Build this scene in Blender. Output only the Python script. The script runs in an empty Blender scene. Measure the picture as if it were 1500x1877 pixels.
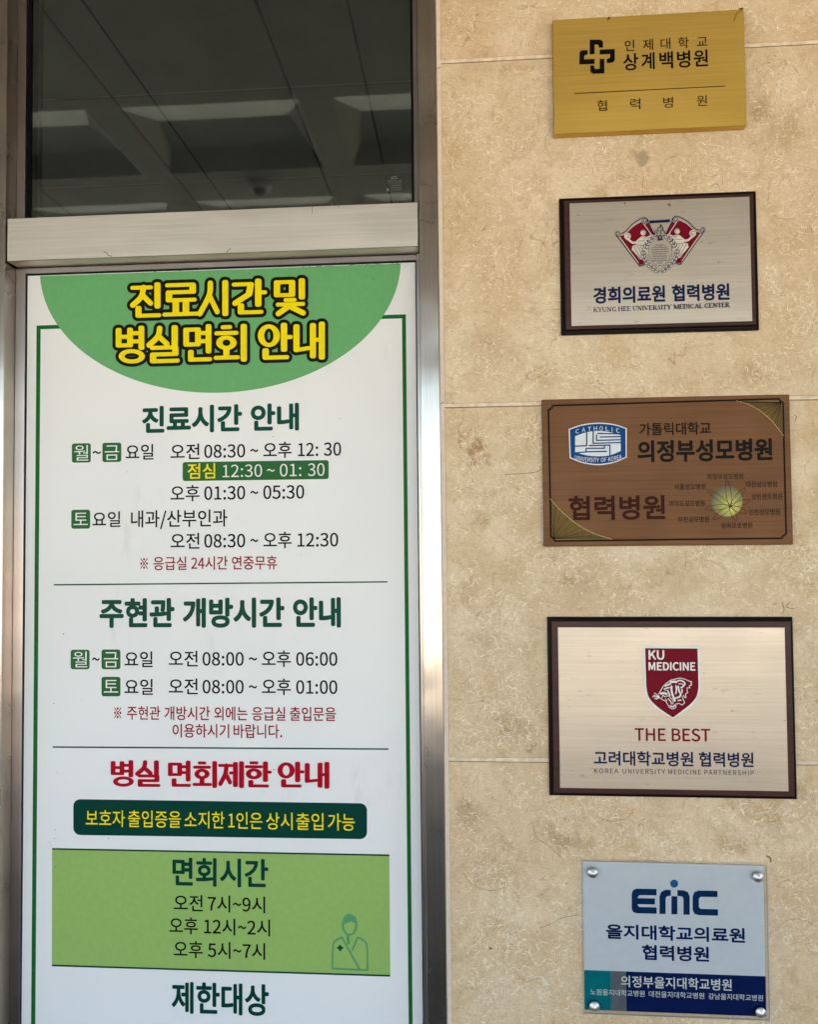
import bpy, bmesh, math, random
from mathutils import Vector, Matrix, noise as mnoise
random.seed(7)
S = bpy.context.scene
COL = S.collection
# ------------------------------------------------------------------ camera
CZ, D, F = 1.5, 1.443, 1443.0                     # eye height, distance to the stone face, focal length in photo pixels
M = ((0.9973791514482271, 0.009710515643509384, 0.07169751838349593),
     (-0.012336110217508767, 0.9992659233772023, 0.036268922810152836),
     (-0.07129269696901677, -0.03705833594543215, 0.9967667887203303))   # rows: right, down, forward
cam = bpy.data.cameras.new('camera'); camo = bpy.data.objects.new('camera', cam); COL.objects.link(camo)
def w3(v): return Vector((v[0], v[2], -v[1]))
rx, dn, fw = w3(M[0]), w3(M[1]), w3(M[2])
mw = Matrix((( rx.x, -dn.x, -fw.x, 0), (rx.y, -dn.y, -fw.y, -D), (rx.z, -dn.z, -fw.z, CZ), (0, 0, 0, 1)))
camo.matrix_world = mw
cam.sensor_fit = 'HORIZONTAL'; cam.sensor_width = 36; cam.lens = 36 * F / 1500
cam.clip_start = 0.02; cam.clip_end = 2000
S.camera = camo
# ------------------------------------------------------------------ light
SUN_EL, SUN_AZ = 50, 24                           # the sun stands behind the building
wd = bpy.data.worlds.new('World'); S.world = wd; wd.use_nodes = True
nt = wd.node_tree; bg = nt.nodes['Background']
sky = nt.nodes.new('ShaderNodeTexSky'); sky.sky_type = 'NISHITA'; sky.sun_disc = False
sky.sun_elevation = math.radians(SUN_EL); sky.sun_rotation = math.radians(SUN_AZ)
sky.dust_density = 3.0; sky.air_density = 1.0
nt.links.new(sky.outputs[0], bg.inputs[0]); bg.inputs[1].default_value = 0.12
sl = bpy.data.lights.new('sun', 'SUN'); sl.energy = 4.0; sl.angle = math.radians(0.5); sl.color = (1, .93, .82)
so = bpy.data.objects.new('sun', sl); COL.objects.link(so)
a, e = math.radians(SUN_AZ), math.radians(SUN_EL)
sd = Vector((math.sin(a) * math.cos(e), math.cos(a) * math.cos(e), math.sin(e)))   # towards the sun
so.rotation_euler = sd.to_track_quat('Z', 'Y').to_euler()
S.view_settings.view_transform = 'Standard'; S.view_settings.look = 'None'
S.view_settings.exposure = 2.86; S.view_settings.gamma = 1
S.render.engine = 'CYCLES'
S.cycles.use_denoising = True
try:
    S.cycles.denoiser = 'OPENIMAGEDENOISE'; S.cycles.denoising_input_passes = 'RGB_ALBEDO_NORMAL'; S.cycles.denoising_prefilter = 'ACCURATE'
except Exception: pass
S.cycles.max_bounces = 10; S.cycles.diffuse_bounces = 6; S.cycles.glossy_bounces = 5; S.cycles.transparent_max_bounces = 16
S.cycles.caustics_reflective = False; S.cycles.caustics_refractive = False

# ------------------------------------------------------------------ helpers
def P(px, py, y=0.0):
    """point of the facade plane at depth y seen at photo pixel px, py"""
    a, b = (px - 750) / F, (py - 938.5) / F
    d = [M[0][i] * a + M[1][i] * b + M[2][i] for i in range(3)]
    t = (D + y) / d[2]
    return Vector((d[0] * t, y, CZ - d[1] * t))
def lin(c):
    c = c / 255
    return c / 12.92 if c <= .04045 else ((c + .055) / 1.055) ** 2.4
def rgb(r, g, b, k=1.0): return (lin(r) * k, lin(g) * k, lin(b) * k, 1)

class N:                                            # small node helper
    def __init__(s, name):
        s.m = bpy.data.materials.new(name); s.m.use_nodes = True
        s.t = s.m.node_tree; s.b = s.t.nodes['Principled BSDF']; s.o = s.t.nodes['Material Output']
    def n(s, typ, **kw):
        x = s.t.nodes.new('ShaderNode' + typ)
        for k, v in kw.items():
            if k.startswith('i_'):
                key = k[2:]; x.inputs[int(key) if key.isdigit() else key.replace('_', ' ')].default_value = v
            else: setattr(x, k, v)
        return x
    def l(s, a, b): s.t.links.new(a, b)
    def obj(s, sx=1, sy=1, sz=1):
        c = s.n('TexCoord'); m = s.n('Mapping'); m.inputs['Scale'].default_value = (sx, sy, sz)
        s.l(c.outputs['Object'], m.inputs[0]); return m.outputs[0]
    def noise(s, vec, scale, detail=2, rough=.5, dist=0):
        x = s.n('TexNoise'); x.inputs['Scale'].default_value = scale; x.inputs['Detail'].default_value = detail
        x.inputs['Roughness'].default_value = rough; x.inputs['Distortion'].default_value = dist
        s.l(vec, x.inputs['Vector']); return x.outputs['Fac']
    def math(s, op, a, b=None, clamp=False):
        x = s.n('Math', operation=op, use_clamp=clamp)
        for i, v in enumerate((a, b)):
            if v is None: continue
            if isinstance(v, (int, float)): x.inputs[i].default_value = v
            else: s.l(v, x.inputs[i])
        return x.outputs[0]
    def ramp(s, f, lo, hi, a=0., b=1.):
        x = s.n('MapRange', interpolation_type='SMOOTHSTEP'); s.l(f, x.inputs[0])
        x.inputs[1].default_value = lo; x.inputs[2].default_value = hi; x.inputs[3].default_value = a; x.inputs[4].default_value = b
        return x.outputs[0]
    def mix(s, f, a, b):
        x = s.n('Mix', data_type='RGBA')
        for i, v in ((0, f), (6, a), (7, b)):
            if isinstance(v, (int, float, tuple)): x.inputs[i].default_value = v
            else: s.l(v, x.inputs[i])
        return x.outputs[2]
    def bump(s, h, strength, dist=.001):
        x = s.n('Bump'); x.inputs['Strength'].default_value = strength; x.inputs['Distance'].default_value = dist
        s.l(h, x.inputs['Height']); s.l(x.outputs[0], s.b.inputs['Normal'])

def ink(name, c, rough=.45, metal=0., k=1.0, wear=.06):
    q = N(name); v = q.obj()
    f = q.noise(v, 90, 3)
    base = rgb(*c, k); dk = tuple(x * (1 - wear * 2) for x in base[:3]) + (1,)
    q.l(q.mix(q.ramp(f, .35, .65), dk, base), q.b.inputs['Base Color'])
    q.b.inputs['Roughness'].default_value = rough; q.b.inputs['Metallic'].default_value = metal; q.b.inputs['Specular IOR Level'].default_value = .06
    return q.m
def brushed(name, c, rough, along='x', aniso=.75, streak=.12, spots=0.0, k=1.0, wave=.35):
    """brushed metal; the brush direction runs along x or z"""
    q = N(name)
    v = q.obj(*((6, 1, 420) if along == 'x' else (420, 1, 6)))
    f = q.noise(v, 1, 3, .6); v2 = q.obj(*((2.5, 1, 150) if along == 'x' else (150, 1, 2.5))); f2 = q.noise(v2, 1, 2)
    g = q.math('ADD', q.math('MULTIPLY', f, .6), q.math('MULTIPLY', f2, .4))
    base = rgb(*c, k)
    lo = tuple(x * (1 - streak) for x in base[:3]) + (1,); hi = tuple(min(.95, x * (1 + streak)) for x in base[:3]) + (1,)
    colr = q.mix(q.ramp(g, .3, .7), lo, hi)
    w = q.noise(q.obj(), 9, 3, .55)
    q.l(q.ramp(w, .3, .7, rough * .95, rough * 1.06), q.b.inputs['Roughness'])
    if spots:
        s1 = q.noise(q.obj(60, 60, 170), 1, 3, .6); s2 = q.noise(q.obj(), 14, 2)
        m = q.math('MULTIPLY', q.ramp(s1, .63, .72), q.ramp(s2, .36, .6))
        s3 = q.ramp(q.noise(q.obj(3, 1, 14), 1, 3, .6), .62, .78)
        colr = q.mix(q.math('MULTIPLY', m, spots), colr, (.10, .08, .06, 1))
        colr = q.mix(q.math('MULTIPLY', s3, .25), colr, (.30, .26, .21, 1))
    q.l(colr, q.b.inputs['Base Color']); q.b.inputs['Metallic'].default_value = 1
    q.b.inputs['Anisotropic'].default_value = aniso
    t = q.n('Tangent', direction_type='UV_MAP'); t.uv_map = 'UVMap'; q.l(t.outputs[0], q.b.inputs['Tangent'])
    if along == 'x': q.b.inputs['Anisotropic Rotation'].default_value = .25
    b1 = q.n('Bump'); b1.inputs['Strength'].default_value = .06; b1.inputs['Distance'].default_value = .0006; q.l(g, b1.inputs['Height'])
    b2 = q.n('Bump'); b2.inputs['Strength'].default_value = wave; b2.inputs['Distance'].default_value = .012
    q.l(q.noise(q.obj(3.2, 3.2, 5), 1, 2, .4), b2.inputs['Height']); q.l(b1.outputs[0], b2.inputs['Normal']); q.l(b2.outputs[0], q.b.inputs['Normal'])
    return q.m

def link(name, me, mats, parent=None):
    o = bpy.data.objects.new(name, me); COL.objects.link(o)
    for m in (mats if isinstance(mats, (list, tuple)) else [mats]): me.materials.append(m)
    if parent: o.parent = parent
    return o
def uvs(me):
    u = me.uv_layers.new(name='UVMap')
    for l in me.loops:
        c = me.vertices[l.vertex_index].co; u.data[l.index].uv = (c.x + c.y * .83, c.z + c.y * .37)
def tag(o, label=None, cat=None, group=None, kind=None):
    for k, v in (('label', label), ('category', cat), ('group', group), ('kind', kind)):
        if v: o[k] = v
    return o
def root(name, loc, label, cat, tilt=0., group=None):
    o = bpy.data.objects.new(name, None); COL.objects.link(o); o.location = loc; o.rotation_euler = (0, tilt, 0)
    o.empty_display_size = .05
    return tag(o, label, cat, group)
def box_mesh(boxes, bevel=.0, seg=1, off=Vector((0, 0, 0))):
    bm = bmesh.new()
    for (x0, x1, y0, y1, z0, z1) in boxes:
        vs = [bm.verts.new(Vector(p) - off) for p in ((x0, y0, z0), (x1, y0, z0), (x1, y1, z0), (x0, y1, z0), (x0, y0, z1), (x1, y0, z1), (x1, y1, z1), (x0, y1, z1))]
        for f in ((0, 1, 5, 4), (1, 2, 6, 5), (2, 3, 7, 6), (3, 0, 4, 7), (4, 5, 6, 7), (3, 2, 1, 0)): bm.faces.new([vs[i] for i in f])
    if bevel: bmesh.ops.bevel(bm, geom=bm.edges[:], offset=bevel, segments=seg, profile=.6, affect='EDGES')
    me = bpy.data.meshes.new('mesh'); bm.to_mesh(me); bm.free(); uvs(me); return me

FONT = None
try:
    import os
    p = os.path.join(bpy.utils.system_resource('DATAFILES', path='fonts'), 'Noto Sans CJK Regular.woff2')
    if os.path.exists(p): FONT = bpy.data.fonts.load(p)
except Exception: FONT = None
_tc = {}
def font_scale():
    c = bpy.data.curves.new('lettering', 'FONT'); c.body = '간'
    if FONT: c.font = FONT
    o = bpy.data.objects.new('lettering', c); COL.objects.link(o)
    me = bpy.data.meshes.new_from_object(o.evaluated_get(bpy.context.evaluated_depsgraph_get()))
    m = max([v.co.y for v in me.vertices] or [.827]); bpy.data.objects.remove(o); bpy.data.curves.remove(c); bpy.data.meshes.remove(me)
    return m / .827
FS = font_scale()                                   # glyph size of the loaded face against the em used below
def glyphs(s, bold, spacing=1.0):
    k = (s, spacing)
    if k not in _tc:
        c = bpy.data.curves.new('lettering', 'FONT'); c.body = s; c.resolution_u = 5; c.space_character = spacing
        if FONT: c.font = FONT
        o = bpy.data.objects.new('lettering', c); COL.objects.link(o)
        dg = bpy.context.evaluated_depsgraph_get()
        me = bpy.data.meshes.new_from_object(o.evaluated_get(dg))
        _tc[k] = ([(v.co.x / FS, v.co.y / FS) for v in me.vertices], [tuple(p.vertices) for p in me.polygons])
        bpy.data.objects.remove(o); bpy.data.curves.remove(c); bpy.data.meshes.remove(me)
    return _tc[k]
def smooth(pts, n=6, closed=False):
    out = []; L = len(pts)
    for i in range(L if closed else L - 1):
        g = lambda j: pts[j % L] if closed else pts[max(0, min(L - 1, j))]
        p0, p1, p2, p3 = g(i - 1), g(i), g(i + 1), g(i + 2)
        for k in range(n):
            t = k / n
            out.append(tuple(.5 * (2 * p1[d] + (p2[d] - p0[d]) * t + (2 * p0[d] - 5 * p1[d] + 4 * p2[d] - p3[d]) * t * t + (3 * p1[d] - p0[d] - 3 * p2[d] + p3[d]) * t ** 3) for d in (0, 1)))
    if not closed: out.append(tuple(pts[-1]))
    return out
def ell(cx, cy, a, b, n=40, t0=0, t1=360):
    full = abs(t1 - t0) >= 360
    m = n if full else n + 1
    return [(cx + a * math.cos(math.radians(t0 + (t1 - t0) * i / n)), cy + b * math.sin(math.radians(t0 + (t1 - t0) * i / n))) for i in range(m)]
def rrect(x0, y0, x1, y1, r, n=5, sl=0.0):
    out = []
    for cx, cy, t in ((x1 - r, y0 + r, -90), (x1 - r, y1 - r, 0), (x0 + r, y1 - r, 90), (x0 + r, y0 + r, 180)):
        out += ell(cx, cy, r, r, n, t, t + 90)
    return [(x, y + sl * (x - (x0 + x1) / 2)) for x, y in out]

class Art:
    """flat print on one plane of a thing; every shape is given in photo pixels scaled by (s, ox, oy)"""
    def __init__(self, rt, y, s=1., ox=0., oy=0.):
        self.rt, self.y, self.s, self.ox, self.oy = rt, y, s, ox, oy
        self.inv = Matrix.Rotation(-rt.rotation_euler.y, 3, 'Y'); self.v = []; self.f = []; self.k = 0; self.dz = 0
    def at(self, x, y):
        w = P(self.ox + x * self.s, self.oy + y * self.s, self.y) - self.rt.location
        w = self.inv @ w; return Vector((w.x, w.y - self.dz, w.z))
    def lift(self): self.k += 1; self.dz = 1.2e-5 * self.k
    def poly(self, pts):
        self.lift(); b = len(self.v)
        self.v += [self.at(*p) for p in pts]; self.f.append(tuple(range(b, b + len(pts)))); return self
    def stroke(self, pts, w, closed=False, cap=True, taper=False):
        self.lift(); n = len(pts); b = len(self.v); L = []; R = []
        for i in range(n):
            q = []
            if closed or i > 0: q.append((pts[i][0] - pts[i - 1][0], pts[i][1] - pts[i - 1][1]))
            if closed or i < n - 1: q.append((pts[(i + 1) % n][0] - pts[i][0], pts[(i + 1) % n][1] - pts[i][1]))
            q = [(x / (math.hypot(x, y) or 1), y / (math.hypot(x, y) or 1)) for x, y in q]
            tx, ty = sum(a for a, _ in q), sum(a for _, a in q); l = math.hypot(tx, ty)
            if l < 1e-6: tx, ty, l = q[0][0], q[0][1], 1
            tx /= l; ty /= l; c = max(.5, tx * q[0][0] + ty * q[0][1]); h = w / 2 / c
            if taper: h *= .15 + .85 * math.sin(math.pi * (i + .001) / (n - 1 + .002))
            L.append((pts[i][0] - ty * h, pts[i][1] + tx * h)); R.append((pts[i][0] + ty * h, pts[i][1] - tx * h))
        self.v += [self.at(*p) for p in L + R]
        for i in range(n if closed else n - 1):
            j = (i + 1) % n; self.f.append((b + i, b + j, b + n + j, b + n + i))
        if cap and not closed:
            for p, q in ((pts[0], pts[1]), (pts[-1], pts[-2])):
                t = math.degrees(math.atan2(p[1] - q[1], p[0] - q[0]))
                self.poly(ell(p[0], p[1], w / 2, w / 2, 8, t - 90, t + 90))
        return self
    def disc(self, cx, cy, r, r2=None): return self.poly(ell(cx, cy, r, r2 or r, 32))
    def text(self, yc, h, toks, bold=0., caps=False, bow=0., mirror=False, shear=0., spacing=1.0):
        """toks: (string, x0, x1); yc: centre line at the middle of the whole line; h: ink height"""
        self.lift()
        xm = (min(t[1] for t in toks) + max(t[2] for t in toks)) / 2; xw = max(t[2] for t in toks) - min(t[1] for t in toks)
        zc = self.at(xm, yc).z; hw = abs(self.at(xm, yc - h / 2).z - self.at(xm, yc + h / 2).z)
        em, mid = (.733, .3665) if caps else (.906, .374)
        nd = 0 if bold < .003 else (4 if bold < .014 else 8); wide = bold * hw / em
        offs = [(0, 0)] + [(math.cos(math.pi / 4 + 2 * math.pi * i / nd) * bold, math.sin(math.pi / 4 + 2 * math.pi * i / nd) * bold) for i in range(nd)]
        for s, x0, x1 in toks:
            vs, fs = glyphs(s, 0, spacing)
            if not vs: continue
            g0, g1 = min(v[0] for v in vs), max(v[0] for v in vs); W0, W1 = self.at(x0, yc), self.at(x1, yc)
            xa, xb = W0.x + wide, W1.x - wide
            for ox, oy in offs:
                b = len(self.v); yy = W0.y; W0.y -= 4e-6
                for gx, gy in vs:
                    t = (gx - g0) / (g1 - g0)
                    if mirror: t = 1 - t
                    X = xa + (xb - xa) * t + ox * hw / em + shear * (gy - mid) * hw / em
                    z = zc + (gy + oy - mid) * hw / em
                    if bow:
                        u = ((x0 + (x1 - x0) * t) - xm) / xw * 2; z += (1 - u * u) * bow * abs(self.at(xm, 0).z - self.at(xm, 1).z)
                    self.v.append(Vector((X, yy, z)))
                self.f += [tuple(b + i for i in f) for f in fs]
        return self
    def build(self, name, mat, parent=None, label=None):
        me = bpy.data.meshes.new(name); me.from_pydata([tuple(v) for v in self.v], [], self.f); me.update()
        bm = bmesh.new(); bm.from_mesh(me)
        for f in bm.faces:
            f.normal_update()
            if f.normal.y > 0: f.normal_flip()
        bm.to_mesh(me); bm.free(); uvs(me)
        o = link(name, me, mat, parent or self.rt)
        if label: o['label'] = label
        return o

def merge(o, art, mat):
    """lay marks into the mesh of an existing part as one more material"""
    me = o.data; mi = len(me.materials); me.materials.append(mat); bm = bmesh.new(); bm.from_mesh(me)
    vs = [bm.verts.new(v) for v in art.v]
    for f in art.f:
        q = bm.faces.new([vs[i] for i in f]); q.material_index = mi; q.normal_update()
        if q.normal.y > 0: q.normal_flip()
    bm.to_mesh(me); bm.free()

# ------------------------------------------------------------------ materials of the setting
def stone_mat():
    q = N('shell_limestone'); c = q.n('TexCoord').outputs['Object']
    n1 = q.ramp(q.noise(c, 4.5, 6, .62, .6), .36, .66); n2 = q.ramp(q.noise(c, 17, 6, .7, .4), .38, .66); n3 = q.noise(c, 420, 3, .75); n4 = q.noise(c, 120, 4, .7)
    col = q.mix(n1, rgb(218, 192, 155), rgb(232, 212, 182))
    col = q.mix(q.math('MULTIPLY', n2, .5), col, rgb(190, 158, 114))
    col = q.mix(q.ramp(q.noise(c, 2.6, 4, .6), .5, .72, 0, .55), col, rgb(216, 194, 166))
    col = q.mix(q.ramp(q.noise(c, 9, 5, .65, .8), .56, .70, 0, .5), col, rgb(186, 150, 106))
    def loops(sc, w, br, lo, hi, dist):
        a = q.noise(c, sc, 1.5, .5, dist); d = q.math('ABSOLUTE', q.math('SUBTRACT', a, .5))
        return q.math('MULTIPLY', q.ramp(d, w, w * .25), q.ramp(q.noise(c, br, 1), lo, hi))
    l1 = loops(90, .03, 60, .5, .58, 1.2); l2 = loops(190, .05, 110, .45, .55, .8)
    col = q.mix(q.math('MULTIPLY', l2, .38), col, rgb(238, 220, 188)); col = q.mix(q.math('MULTIPLY', l1, .42), col, rgb(242, 228, 200))
    dk = loops(120, .03, 70, .48, .58, 1.0); col = q.mix(q.math('MULTIPLY', dk, .42), col, rgb(168, 134, 90))
    vn = loops(7, .006, 12, .46, .56, 2.0); col = q.mix(q.math('MULTIPLY', vn, .5), col, rgb(150, 112, 70))
    col = q.mix(q.ramp(n4, .52, .74, 0, .45), col, rgb(172, 140, 98)); col = q.mix(q.ramp(n3, .45, .75, 0, .5), col, rgb(160, 130, 92)); col = q.mix(q.ramp(n3, .45, .25, 0, .4), col, rgb(244, 230, 204))
    pit = q.ramp(q.noise(c, 95, 2), .79, .83); col = q.mix(q.math('MULTIPLY', pit, .6), col, rgb(120, 92, 62))
    # ochre and grey stains at their own places (metres on the wall)
    wob = q.n('TexNoise'); wob.inputs['Scale'].default_value = 30; wob.inputs['Detail'].default_value = 4; q.l(c, wob.inputs['Vector'])
    sub = q.n('VectorMath', operation='SUBTRACT'); q.l(wob.outputs['Color'], sub.inputs[0]); sub.inputs[1].default_value = (.5, .5, .5)
    scl = q.n('VectorMath', operation='SCALE'); q.l(sub.outputs[0], scl.inputs[0]); scl.inputs['Scale'].default_value = .07
    add = q.n('VectorMath', operation='ADD'); q.l(c, add.inputs[0]); q.l(scl.outputs[0], add.inputs[1])
    for px, py, r, cc, k in STAINS:
        p = P(px, py) - SO; d = q.n('VectorMath', operation='DISTANCE'); q.l(add.outputs[0], d.inputs[0]); d.inputs[1].default_value = p
        col = q.mix(q.ramp(d.outputs['Value'], r / 1000, r / 1000 * .35, 0, k), col, rgb(*cc))
    mu = q.n('Mix', data_type='RGBA', blend_type='MULTIPLY'); mu.inputs[0].default_value = 1; q.l(col, mu.inputs[6]); q.l(q.n('ObjectInfo').outputs['Color'], mu.inputs[7]); col = mu.outputs[2]
    q.l(col, q.b.inputs['Base Color'])
    q.l(q.ramp(n2, 0, 1, .42, .6), q.b.inputs['Roughness']); q.b.inputs['Specular IOR Level'].default_value = .3
    q.bump(q.math('ADD', q.math('MULTIPLY', n3, .5), q.math('MULTIPLY', n2, .5)), .25, .0008)
    return q.m
OC, OB, GR = (156, 112, 56), (138, 98, 58), (164, 142, 112)
STAINS = [(872, 815, 24, OC, .75), (866, 845, 16, OC, .7), (892, 842, 14, OB, .4), (936, 793, 14, OC, .6), (955, 895, 14, OC, .4),
          (880, 950, 22, OC, .35), (1175, 292, 22, GR, .8), (1187, 313, 10, GR, .6), (1400, 190, 30, OB, .28), (1440, 240, 50, OC, .3), (1395, 210, 24, OC, .35),
          (1380, 690, 26, OC, .3), (1120, 735, 18, OC, .25), (1040, 1540, 34, OB, .4), (1010, 1525, 26, OB, .35), (1080, 1555, 30, OC, .3), (1420, 1520, 30, OB, .2),
          (880, 1170, 40, OC, .25), (940, 1330, 46, OB, .25), (860, 1490, 36, OB, .3), (975, 1370, 12, GR, .7), (900, 1600, 50, OC, .2), (1240, 1060, 60, OC, .2),
          (1065, 1075, 40, OB, .2), (860, 1080, 30, OC, .3), (900, 640, 60, OC, .2), (1340, 1540, 40, OC, .25), (1470, 1450, 24, OB, .3), (840, 1750, 30, OC, .2)]
wx0, wx1 = P(815, 700).x, 1.6
SO = Vector(((wx0 + wx1) / 2, 0, 0))
STONE = stone_mat()
SHELL = ink('shell_calcite', (248, 236, 212), .4, wear=.08)
SHELL2 = ink('pale_shell_calcite', (230, 210, 176), .45, wear=.08)
MARK = ink('dark_scratch', (96, 84, 72), .5)
MORTAR = ink('cream_mortar', (238, 218, 192), .7, wear=.1)
SEAL = ink('cream_sealant', (232, 214, 196), .6, wear=.04)
JAMB = brushed('stainless_upright', (194, 182, 168), .28, 'z', .8, .10)
BAR = brushed('stainless_crossbar', (216, 206, 193), .30, 'x', .85, .09, k=.86, wave=.4)
STRIP = brushed('stainless_inner_strip', (180, 172, 168), .34, 'z', .7, .06)
RUBBER = ink('black_rubber', (14, 14, 13), .6)
def plain(name, c, rough=.8, sc=6, amt=.12, bump=0.):
    q = N(name); v = q.obj(); f = q.ramp(q.noise(v, sc, 5, .6), .3, .7); base = rgb(*c)
    q.l(q.mix(f, tuple(x * (1 - amt) for x in base[:3]) + (1,), tuple(x * (1 + amt) for x in base[:3]) + (1,)), q.b.inputs['Base Color'])
    q.b.inputs['Roughness'].default_value = rough
    if bump: q.bump(q.noise(v, sc * 12, 3), bump)
    return q.m
def glass_mat():
    q = N('dark_tinted_glass'); t = q.t
    tr = q.n('BsdfTransparent'); tr.inputs[0].default_value = (.26, .31, .28, 1)
    gl = q.n('BsdfGlossy'); gl.inputs[0].default_value = (.86, .95, .9, 1); gl.inputs['Roughness'].default_value = .03
    df = q.n('BsdfDiffuse'); df.inputs[0].default_value = (.12, .12, .11, 1)
    dust = q.ramp(q.noise(q.obj(25, 1, 60), 1, 4, .7), .45, .8, .03, .09)
    m1 = q.n('MixShader'); m1.inputs[0].default_value = .16; q.l(tr.outputs[0], m1.inputs[1]); q.l(gl.outputs[0], m1.inputs[2])
    m2 = q.n('MixShader'); q.l(dust, m2.inputs[0]); q.l(m1.outputs[0], m2.inputs[1]); q.l(df.outputs[0], m2.inputs[2])
    q.l(m2.outputs[0], q.o.inputs[0]); return q.m
GLASS = glass_mat()

# ------------------------------------------------------------------ the setting: ground, room behind the glass
def sheet(name, pts, mat, kind='structure'):
    me = bpy.data.meshes.new(name); me.from_pydata(pts, [], [tuple(range(len(pts)))]); me.update(); uvs(me)
    return tag(link(name, me, mat), kind=kind)
sheet('pavement', [(-60, -120, 0), (60, -120, 0), (60, .03, 0), (-60, .03, 0)], plain('light_concrete', (196, 188, 172), .8, 1.2, .12, .2))
sheet('road', [(-30, -7.2, .004), (30, -7.2, .004), (30, .02, .004), (-30, .02, .004)], plain('dark_asphalt', (66, 62, 58), .8, 30, .2, .3))
def tile_mat():
    q = N('ceiling_tile'); c = q.n('TexCoord').outputs['Object']
    q.l(q.mix(q.ramp(q.noise(c, 3, 3), .3, .7), rgb(170, 172, 168), rgb(186, 188, 184)), q.b.inputs['Base Color']); q.b.inputs['Roughness'].default_value = .9
    return q.m
TILE = tile_mat(); JOINT = plain('dark_ceiling_joint', (22, 22, 20), .8); PALEJ = plain('pale_ceiling_joint', (225, 225, 222), .6)
ZI = CZ + 1.41                                    # indoor ceiling, panels of 57 x 60 cm
xs = [-1.10 + .57 * i for i in range(-5, 7)]; ys = [.92 - .6, .92, 1.52, 2.12, 2.72, 3.32]
bm = bmesh.new()
def quad(bm, pts, mi=0):
    f = bm.faces.new([bm.verts.new(p) for p in pts]); f.material_index = mi; return f
cx = [-4.2] + xs + [3.4]; cy = [.06] + ys + [4.2]
g = .006
for i in range(len(cx) - 1):
    for j in range(len(cy) - 1):
        quad(bm, [(cx[i] + g, cy[j] + g, ZI), (cx[i] + g, cy[j + 1] - g, ZI), (cx[i + 1] - g, cy[j + 1] - g, ZI), (cx[i + 1] - g, cy[j] + g, ZI)])
for x in xs: quad(bm, [(x - g, .06, ZI + .01), (x - g, 4.2, ZI + .01), (x + g, 4.2, ZI + .01), (x + g, .06, ZI + .01)], 1)
for i in range(len(cx) - 1):
    for y in ys: quad(bm, [(cx[i] + g, y - g, ZI + .003), (cx[i] + g, y + g, ZI + .003), (cx[i + 1] - g, y + g, ZI + .003), (cx[i + 1] - g, y - g, ZI + .003)], 2)
for x in (-.974, -.29): quad(bm, [(x - .004, .06, ZI - .002), (x - .004, 4.2, ZI - .002), (x + .004, 4.2, ZI - .002), (x + .004, .06, ZI - .002)], 1)
me = bpy.data.meshes.new('indoor_ceiling'); bm.to_mesh(me); bm.free()
tag(link('indoor_ceiling', me, [TILE, JOINT, PALEJ]), kind='structure')
ROOM = plain('indoor_wall', (150, 146, 138), .8)
sheet('indoor_back_wall', [(-4.2, 4.2, -.1), (3.4, 4.2, -.1), (3.4, 4.2, ZI + .1), (-4.2, 4.2, ZI + .1)], ROOM)
sheet('indoor_side_wall', [(-4.2, .11, -.1), (-4.2, 4.2, -.1), (-4.2, 4.2, ZI + .1), (-4.2, .11, ZI + .1)], ROOM)
sheet('indoor_side_wall', [(3.4, .11, -.1), (3.4, .11, ZI + .1), (3.4, 4.2, ZI + .1), (3.4, 4.2, -.1)], ROOM)

sheet('indoor_floor', [(-4.2, .11, .004), (3.4, .11, .004), (3.4, 4.2, .004), (-4.2, 4.2, .004)], plain('indoor_floor', (110, 104, 96), .5))

# ------------------------------------------------------------------ canopy over the entrance (seen in the window)
ZC = CZ + 1.6
sheet('indoor_roof', [(-7.1, .03, ZC + .05), (6.6, .03, ZC + .05), (6.6, 4.4, ZC + .05), (-7.1, 4.4, ZC + .05)], ROOM)
cano = root('entrance_canopy', (0, -2.7, ZC), 'grey coffered entrance canopy mirrored in the dark upper window', 'canopy')
OFF = Vector((0, -2.7, ZC))
C_FLAT = plain('canopy_paint', (160, 155, 146), .75); C_LIT = plain('coffer_lit_slope', (246, 246, 242), .6); C_IN = plain('coffer_panel', (122, 124, 120), .7)  # pale colour on the outward-facing coffer slope paints in the daylight it catches
X0, X1, Y0, Y1 = -7.06, 6.54, -5.6, .03
ux = [X0]
for i in range(17): a0 = X0 + .2 + i * .8; ux += [a0, a0 + .68]
ux.append(X1)
uy = [Y1]
for j in range(5): a0 = -1.22 - j * .80; uy += [a0, a0 - .52]
uy.append(Y0)
bm = bmesh.new()
R3 = lambda x, y, z: tuple(Vector((x, y, z)) - OFF)
for i in range(len(ux) - 1):
    for j in range(len(uy) - 1):
        xa, xb, ya, yb = ux[i], ux[i + 1], uy[j], uy[j + 1]
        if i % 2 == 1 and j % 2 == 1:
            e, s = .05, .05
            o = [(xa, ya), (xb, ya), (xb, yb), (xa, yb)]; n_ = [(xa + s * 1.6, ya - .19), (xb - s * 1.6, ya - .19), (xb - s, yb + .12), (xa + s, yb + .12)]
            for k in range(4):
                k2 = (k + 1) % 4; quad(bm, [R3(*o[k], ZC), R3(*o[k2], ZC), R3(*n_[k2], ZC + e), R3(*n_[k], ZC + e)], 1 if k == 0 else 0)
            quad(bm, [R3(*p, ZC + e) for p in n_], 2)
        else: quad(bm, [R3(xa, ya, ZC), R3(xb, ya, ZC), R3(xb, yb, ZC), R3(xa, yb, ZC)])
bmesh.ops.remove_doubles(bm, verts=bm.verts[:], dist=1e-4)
me = bpy.data.meshes.new('soffit'); bm.to_mesh(me); bm.free(); link('soffit', me, [C_FLAT, C_LIT, C_IN], cano)
link('roof_slab', box_mesh([(X0, X1, Y0, Y1, ZC + .12, ZC + .4)], off=OFF), C_FLAT, cano)
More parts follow.
